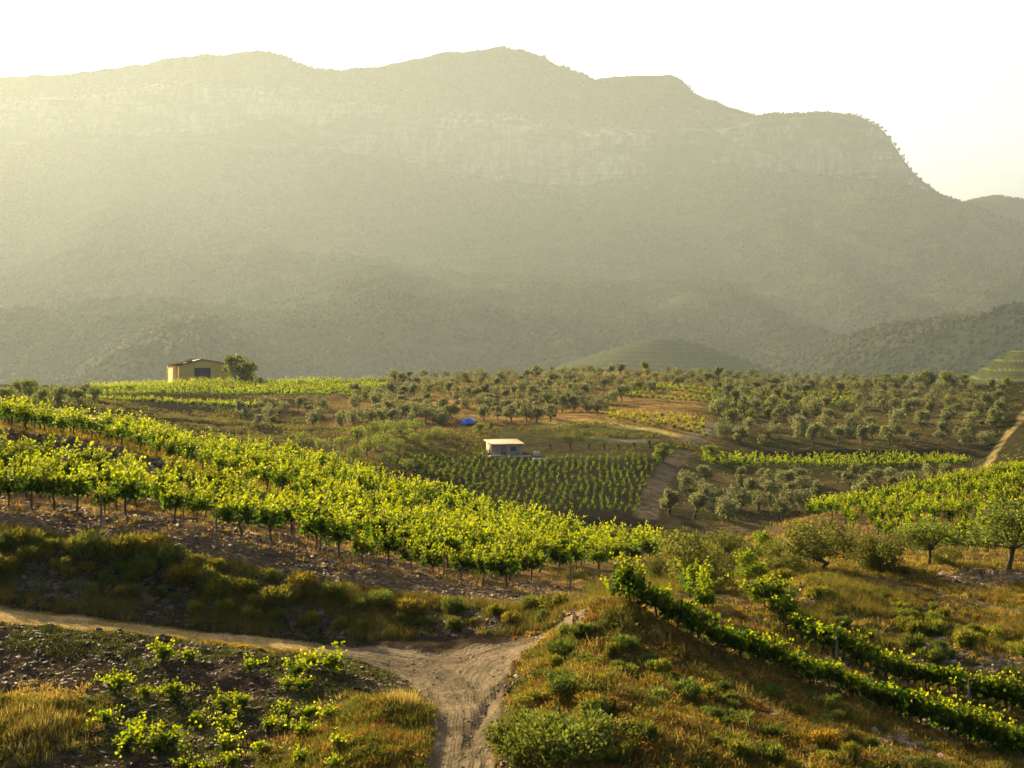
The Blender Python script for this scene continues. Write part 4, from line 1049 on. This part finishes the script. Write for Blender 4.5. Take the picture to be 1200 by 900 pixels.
# low scrub in the middle distance
sc = MB()
mdm = ((UU > 12.6) & (UU < 20))
area_s, infr_s = area, infr
infr = ((PX > -60) & (PX < 1260) & (D < 560))[:-1, :-1]
wild = np.clip(ub(13.2, 15.6, 0.2) * sstep(380, 420, PX) * sstep(600, 540, PX) * 1.6 + ub(13, 20) * 0.10 + ub(13.2, 16.8) * sstep(60, 100, PX) * sstep(400, 340, PX) * 0.8 + ub(14.9, 15.9) * sstep(590, 640, PX) * sstep(860, 830, PX) * 1.2 - ub(12.9, 14.1) * sstep(440, 470, PX) * sstep(800, 770, PX) + ub(12.8, 18) * sstep(60, 20, PX), 0, 2)
Ps = scatter(wild * sstep(0.35, 0.6, fbm(X / 7, D / 7, 3, 101)), 13000)
k = 9
Pq = np.repeat(Ps, k, 0) + np.concatenate([rng.normal(0, 0.32, (len(Ps) * k, 2)), rng.uniform(0, 0.5, (len(Ps) * k, 1))], 1)
cs = np.array([OLG, (0.14, 0.115, 0.04), OLG, (0.20, 0.15, 0.06), (0.11, 0.12, 0.035)])[rng.integers(0, 5, len(Ps))] * rng.uniform(0.7, 1.2, (len(Ps), 1))
leaf_quads(sc, Pq, rng.uniform(0.18, 0.42, len(Pq)), 1.6, np.repeat(cs, k, 0), up=0.5)
s_ = sc.build('undergrowth', M_GRASS); s_['kind'] = 'stuff'
infr = infr_s

# ---------------------------------------------------------------- ochre farm building
p = on(210, 449.6, 195); p.z += 0.45; mpp = p.y / F                           # metres per photo pixel there
hb = empty('farm_building', p, math.radians(28))                # local x runs along the gable front, y into the depth
Wd, Dp, He, Ha = 64 * mpp, 60 * mpp, 19.5 * mpp, 26.0 * mpp
w_ = MB()
apx = Wd * 0.44
front = np.array([[0, 0, -1], [Wd, 0, -1], [Wd, 0, He * 1.02], [apx, 0, Ha], [0, 0, He]])
rear = front + np.array([0, Dp, 0])
w_.add(np.concatenate([front, rear]), [np.array([[0, 1, 2, 3, 4]]), np.array([[9, 8, 7, 6, 5]]), np.array([[0, 4, 9, 5], [1, 6, 7, 2]])])
w_.build('wall', M_WALL, hb)
pl = MB()                                                        # pilasters and plinth on the sunny side
for yy in (0.02, 0.5, 0.97): pl.box((-0.06, Dp * yy, He * 0.48), (0.14, 0.5, He * 0.94))
pl.build('pilaster', M_WALL, hb)
rf = MB(); ov = 0.35; th = 0.18
def slope(x0, z0, x1, z1):
    a = np.array([[x0, -ov, z0], [x1, -ov, z1], [x1, Dp + ov, z1], [x0, Dp + ov, z0]])
    rf.add(np.concatenate([a + [0, 0, 0.02], a + [0, 0, th]]), np.array([[3, 2, 1, 0], [4, 5, 6, 7], [0, 1, 5, 4], [1, 2, 6, 5], [2, 3, 7, 6], [3, 0, 4, 7]]))
slope(-ov, He - 0.12, apx, Ha); slope(apx, Ha, Wd + ov, He * 1.02 - 0.12)
roof = rf.build('roof', M_ROOF, hb)
sk = MB(); k_ = (Ha - He) / apx
for (xx, yy, lx, ly) in ((apx * 0.80, Dp * 0.14, apx * 0.3, 2.4), (apx * 0.30, Dp * 0.1, 0.9, 0.9)):
    a = np.array([[xx - lx / 2, yy - ly / 2], [xx + lx / 2, yy - ly / 2], [xx + lx / 2, yy + ly / 2], [xx - lx / 2, yy + ly / 2]])
    q = np.concatenate([a, (He + k_ * a[:, 0] + th + 0.03)[:, None]], 1)
    sk.add(np.concatenate([q, q + [0, 0, 0.06]]), np.array([[3, 2, 1, 0], [4, 5, 6, 7], [0, 1, 5, 4], [1, 2, 6, 5], [2, 3, 7, 6], [3, 0, 4, 7]]))
sk.build('roof_light', M_WHITE, roof)
dr = MB(); dr.box((Wd * 0.425, -0.03, 17 * mpp / 2 - 0.3), (17.5 * mpp, 0.12, 17 * mpp)); door = dr.build('door', M_DOOR, hb)
fr = MB()
for xx in (-1, 1): fr.box((Wd * 0.425 + xx * 9 * mpp, -0.07, 17 * mpp / 2 - 0.3), (0.22, 0.2, 17.4 * mpp))
fr.box((Wd * 0.425, -0.07, 17.1 * mpp - 0.3), (18.4 * mpp, 0.2, 0.25)); fr.build('frame', M_BLACK, door)
pn = MB(); pn.box((Wd * 0.40, -0.12, 3.6 * mpp), (5.5 * mpp, 0.08, 6.5 * mpp)); pn.build('pane', M_PANE, door)
tag(hb, 'ochre farm building with brown gable roof and dark garage door on the ridge', 'farm building')
# things leaning along its front
p2 = on(248, 450.5, 195)
cb = MB(); cb.box((0, 0, 0.55), (1.3, 0.8, 1.1), 0.5, taper=0.9); cb.box((0, 0, 1.16), (1.4, 0.9, 0.1), 0.5)
o = cb.build('crate', M_CONC); o.location = (p2.x, p2.y - 1.0, p2.z); tag(o, 'grey crate on the ground right of the ochre building\'s garage door', 'crate')

# ---------------------------------------------------------------- concrete block shed
p = on(577.3, 534, 195); mpp = p.y / F
sh = empty('block_shed', p, math.radians(14))
Wd, Dp, Hf, Hb = 36 * mpp, 34 * mpp, 12.6 * mpp, 15.2 * mpp
w_ = MB()
V_ = np.array([[0, 0, -1], [Wd, 0, -1], [Wd, Dp, -1], [0, Dp, -1], [0, 0, Hf], [Wd, 0, Hf], [Wd, Dp, Hb], [0, Dp, Hb]])
w_.add(V_, np.array([[4, 5, 6, 7], [0, 1, 5, 4], [1, 2, 6, 5], [2, 3, 7, 6], [3, 0, 4, 7]]))
w_.build('wall', M_BLOCK, sh)
rf = MB(); k_ = (Hb - Hf) / Dp; o_ = 0.35
a = np.array([[-o_, -o_, Hf - o_ * k_], [Wd + o_, -o_, Hf - o_ * k_], [Wd + o_, Dp + o_, Hb + o_ * k_], [-o_, Dp + o_, Hb + o_ * k_]])
rf.add(np.concatenate([a + [0, 0, 0.02], a + [0, 0, 0.16]]), np.array([[3, 2, 1, 0], [4, 5, 6, 7], [0, 1, 5, 4], [1, 2, 6, 5], [2, 3, 7, 6], [3, 0, 4, 7]]))
nrib = 16
for i in range(nrib):
    xx = -o_ + (Wd + 2 * o_) * (i + 0.5) / nrib
    rf.tube(np.array([[xx, -o_, Hf - o_ * k_ + 0.17], [xx, Dp + o_, Hb + o_ * k_ + 0.17]]), 0.06, 5)
rf.build('roof', M_SHEET, sh)
wd = MB(); wd.box((Wd * 0.70, -0.03, Hf * 0.62), (1.0, 0.12, 0.62)); wn_ = wd.build('window', M_BLACK, sh)
wf = MB(); wf.box((Wd * 0.70, -0.06, Hf * 0.62 - 0.36), (1.2, 0.16, 0.08)); wf.box((Wd * 0.70, -0.10, Hf * 0.62), (0.06, 0.04, 0.62)); wf.build('frame', M_CONC, wn_)
dd_ = MB(); dd_.box((Wd * 0.36, -0.03, Hf * 0.42), (0.9, 0.1, Hf * 0.84)); dd_.build('door', M_POST, sh)
d2 = MB(); d2.box((-0.03, Dp * 0.45, Hf * 0.4), (0.1, 1.0, Hf * 0.75)); d2.build('door', M_BLACK, sh)['label'] = 'dark side door'
tag(sh, 'low grey block shed with a flat pale sheet roof on the valley knoll', 'shed')
# terrace slab in front, with its wall
tp = on(575, 541, 195)
ts = empty('terrace_platform', (p.x - 0.5, p.y - 1.2, p.z), math.radians(8))
tw = MB(); tw.box((24 * mpp, -0.1, -1.1), (50 * mpp, 2.6, 2.0)); tw.build('wall', M_BLOCK, ts)
tl = MB(); tl.box((24 * mpp, -0.1, -0.03), (51 * mpp, 2.8, 0.14)); tl.box((11 * mpp, -1.3, 0.16), (22 * mpp, 0.35, 0.24)); tl.build('slab', M_CONC, ts)
tag(ts, 'raised concrete terrace with pale ledge in front of the grey shed', 'terrace')
q = on(629, 534.5, 195)
wt = empty('water_tank', (q.x, q.y, q.z))
b_ = MB(); r0 = 4.0 * mpp
b_.tube(np.array([[0, 0, 0.0], [0, 0, 0.06], [0, 0, 0.35], [0, 0, 0.62], [0, 0, 0.78], [0, 0, 0.86]]), np.array([.9, 1, 1, 1, .92, .6]) * r0, 16); b_.build('tank_body', M_WHITE, wt, True)
b_ = MB(); b_.tube(np.array([[0, 0, 0.85], [0, 0, 0.93], [0, 0, 0.96]]), np.array([.32, .32, .2]) * r0, 12); b_.build('lid', M_CONC, wt)
tag(wt, 'round pale plastic water tank beside the shed terrace', 'water tank')
q = on(633, 540.5, 195)
bs = empty('water_basin', (q.x, q.y, q.z), 0.05)
b_ = MB(); L_, B_ = 15 * mpp, 1.6
for (cx, cy_, sx, sy) in ((0, -B_ / 2, L_, .2), (0, B_ / 2, L_, .2), (-L_ / 2, 0, .2, B_ - .2), (L_ / 2, 0, .2, B_ - .2)): b_.box((cx, cy_, 0.2), (sx, sy, 0.6))
b_.build('rim', M_CONC, bs); b_ = MB(); b_.box((0, 0, 0.15), (L_ - .2, B_ - .2, 0.5)); b_.build('water_surface', M_WATER, bs)
tag(bs, 'low pale blue water basin below the round tank', 'water basin')
# spiky plant at the shed's corner
g = np.random.default_rng(5); ag, st = MB(), MB()
for i in range(70):
    a = g.uniform(0, 6.28); e = g.uniform(0.1, 1.4); ln = g.uniform(1.5, 2.4)
    d_ = np.array([math.cos(a) * math.cos(e), math.sin(a) * math.cos(e), math.sin(e)])
    t = np.linspace(0, 1, 4)[:, None]; P_ = d_ * ln * t + np.array([0, 0, -0.5]) * t ** 2 + [0, 0, 0.6]
    sd = np.cross(d_, [0, 0, 1]); sd /= np.linalg.norm(sd); wv = np.array([.09, .10, .06, .005])[:, None]
    ag.add(np.concatenate([P_ - sd * wv, P_ + sd * wv]), np.array([[0, 1, 5, 4], [1, 2, 6, 5], [2, 3, 7, 6]]), np.ones(3) * g.uniform(.6, 1.1))
st.tube(np.array([[0, 0, -.2], [0, 0, .7]]), [.22, .2], 8)
plant('palm_shrub', (st.data('trunk', M_BARK), ag.data('fronds', M_BROAD), 'trunk', 'fronds'), on(563, 541, 195), 0, 1.0, 'dark spiky palm-like plant at the near corner of the grey shed', 'palm')

# blue tarpaulin over a frame among the olives
p = on(547.5, 496.5, 195); mpp = p.y / F
tp = empty('tarpaulin_shelter', p, 0.1)
nx, ny = 18, 10; W_, B_, H_ = 16 * mpp, 4.5, 6.8 * mpp
a, b_ = np.meshgrid(np.linspace(-.5, .5, nx), np.linspace(-.5, .5, ny))
zz = H_ * (1 - 0.85 * np.clip(np.abs(b_) * 2, 0, 1) ** 1.2) * (0.9 + 0.1 * np.cos(a * 9)) + 0.25 * (fbm(a * 7 + 9, b_ * 7 + 9, 3, 4) - .5) + 0.3 * a
m_ = MB(); i = np.arange(ny - 1)[:, None] * nx + np.arange(nx - 1)[None, :]
top = np.stack([a * W_, b_ * B_, zz], -1).reshape(-1, 3)
m_.add(np.concatenate([top, top - [0, 0, 0.03]]), [np.stack([i, i + 1, i + nx + 1, i + nx], -1).reshape(-1, 4), (np.stack([i + nx, i + nx + 1, i + 1, i], -1) + nx * ny).reshape(-1, 4)])
m_.build('tarpaulin', M_BLUE, tp, True)
for xx in (-.45, .45):
    m_ = MB(); m_.tube(np.array([[xx * W_, 0, -.3], [xx * W_, 0, H_ * 0.75 + 0.3 * xx]]), 0.06, 6); m_.build('pole', M_POST, tp)
tag(tp, 'bright blue tarpaulin sheltering something among the hilltop olives', 'tarpaulin')

# pollarded stumps along the terrace edge right of the shed
sl = [(645, 527), (668, 526), (690, 527), (708, 527), (724, 526), (743, 526), (761, 524), (777, 522)]
for i, (px, py) in enumerate(sl):
    p = on(px, py, 195); g = np.random.default_rng(40 + i)
    b_ = MB(); h_ = 6.5 * p.y / F * g.uniform(0.85, 1.15)
    b_.tube(np.array([[0, 0, -.2], [g.normal(0, .06), 0, h_ * .5], [g.normal(0, .1), 0, h_ * .8]]), [.24, .18, .24], 7)
    for k in range(4):
        a = g.uniform(0, 6.28); b_.tube(np.array([[0, 0, h_ * .72], [math.cos(a) * .25, math.sin(a) * .25, h_ * .9], [math.cos(a) * .4, math.sin(a) * .4, h_ * g.uniform(1, 1.15)]]), [.14, .12, .07], 5)
    o = b_.build('pollarded_tree', M_BARK); o.location = p
    tag(o, f'bare dark pollarded tree, {nth(i + 1)} from the shed along the terrace edge', 'pollarded tree', 'pollarded trees right of the shed')

# ---------------------------------------------------------------- posts, hoses and pipes
def post(px, py, hm, label, group, d_off=0):
    p = on(px, py); b_ = MB()
    b_.tube(np.array([[0, 0, -.2], [0.02, 0, hm * .5], [0.03, 0, hm]]), [.045, .042, .04], 6)
    o = b_.build('trellis_post', M_POST); o.location = p; tag(o, label, 'trellis post', group); return o
pp = [(118, 623), (253, 640), (344, 632), (375, 648), (520, 673), (668, 694), (475, 600), (655, 622), (752, 668), (345, 606), (560, 634), (640, 656)]
for i, (px, py) in enumerate(pp):
    post(px, py, 1.5 if i not in (2, 3) else 1.0, ['short bare post before the front vine row at its uphill end', 'grey post among the front row vines above the shrubs', 'thin bare stake on the stony path edge', 'leaning stake with dry grass round its foot on the stony path', 'post at the widest gap of the front vine row', 'end post of the front vine row above the road junction', 'tall post rising above the upper hillside vines', 'tall post near the lower end of the upper hillside vines', 'last post where the hillside vines meet the bushes', 'post on the terrace wall between the two hillside blocks', 'post in the middle of the hillside vines', 'post among the lowest hillside vines'][i], 'posts in the hillside vineyard')
def hose(pts, lift, r, label, name='irrigation_hose'):
    w = smooth_poly([on(*q) if len(q) == 2 else on(*q) for q in pts], 60)
    zz_ = np.array([gz(x, y) for x, y in w]); zz_ = np.convolve(np.pad(zz_, 6, mode='edge'), np.ones(13) / 13, 'valid')
    P_ = np.array([[x, y, zz_[i] + lift - 0.03 * abs(math.sin(i * .35))] for i, (x, y) in enumerate(w)])
    b_ = MB(); b_.tube(P_, r, 6); o = b_.build(name, M_HOSE); return tag(o, label, 'hose')
hose([(925, 792), (1000, 818), (1060, 842), (1130, 868), (1205, 893)], 0.45, 0.013, 'pale drip hose sagging along the lower vine row on the knoll slope')
for i, (px, py) in enumerate([(1045, 838), (1123, 866), (940, 798), (1135, 828), (980, 776)]):
    post(px, py, 0.9, ['thin stake holding the pale drip hose midway', 'thin stake holding the pale drip hose near the corner', 'thin stake where the pale drip hose starts', 'stake in the upper knoll vine row near the corner', 'stake near the head of the upper knoll vine row'][i], 'stakes on the knoll slope')
hose([(82, 504), (130, 512), (195, 520), (250, 528), (300, 536), (345, 545)], 1.35, 0.045, 'long pale pipe strung along the far edge of the upper hillside vines')
hose([(40, 502), (80, 508), (120, 517)], 1.35, 0.04, 'short pale pipe among the upper vines near the uphill end')
for i, (px, py) in enumerate([(82, 504), (165, 517), (250, 528), (345, 545)]):
    post(px, py, 1.5, f'post carrying the long pale pipe, {nth(i + 1)} from the uphill end', 'posts of the pale pipe')

# ---------------------------------------------------------------- haze: one even body of air round the whole valley
hz = MB(); x0, x1, y0, y1 = -4600, 4600, -60, 5900
zlo, zhi = -90.0, float(max(Z2.max(), Z.max())) + 25
hz.box(((x0 + x1) / 2, (y0 + y1) / 2, (zlo + zhi) / 2), (x1 - x0, y1 - y0, zhi - zlo))
m, nt, b, out = nodes('haze_air')
nt.nodes.remove(b)
pv = nt.nodes.new('ShaderNodeVolumePrincipled')
pv.inputs['Color'].default_value = (*HAZE_COLOR, 1); pv.inputs['Density'].default_value = HAZE_DENSITY; pv.inputs['Anisotropy'].default_value = HAZE_G
nt.links.new(pv.outputs[0], out.inputs['Volume'])
h_ = hz.build('haze', m); h_['kind'] = 'stuff'
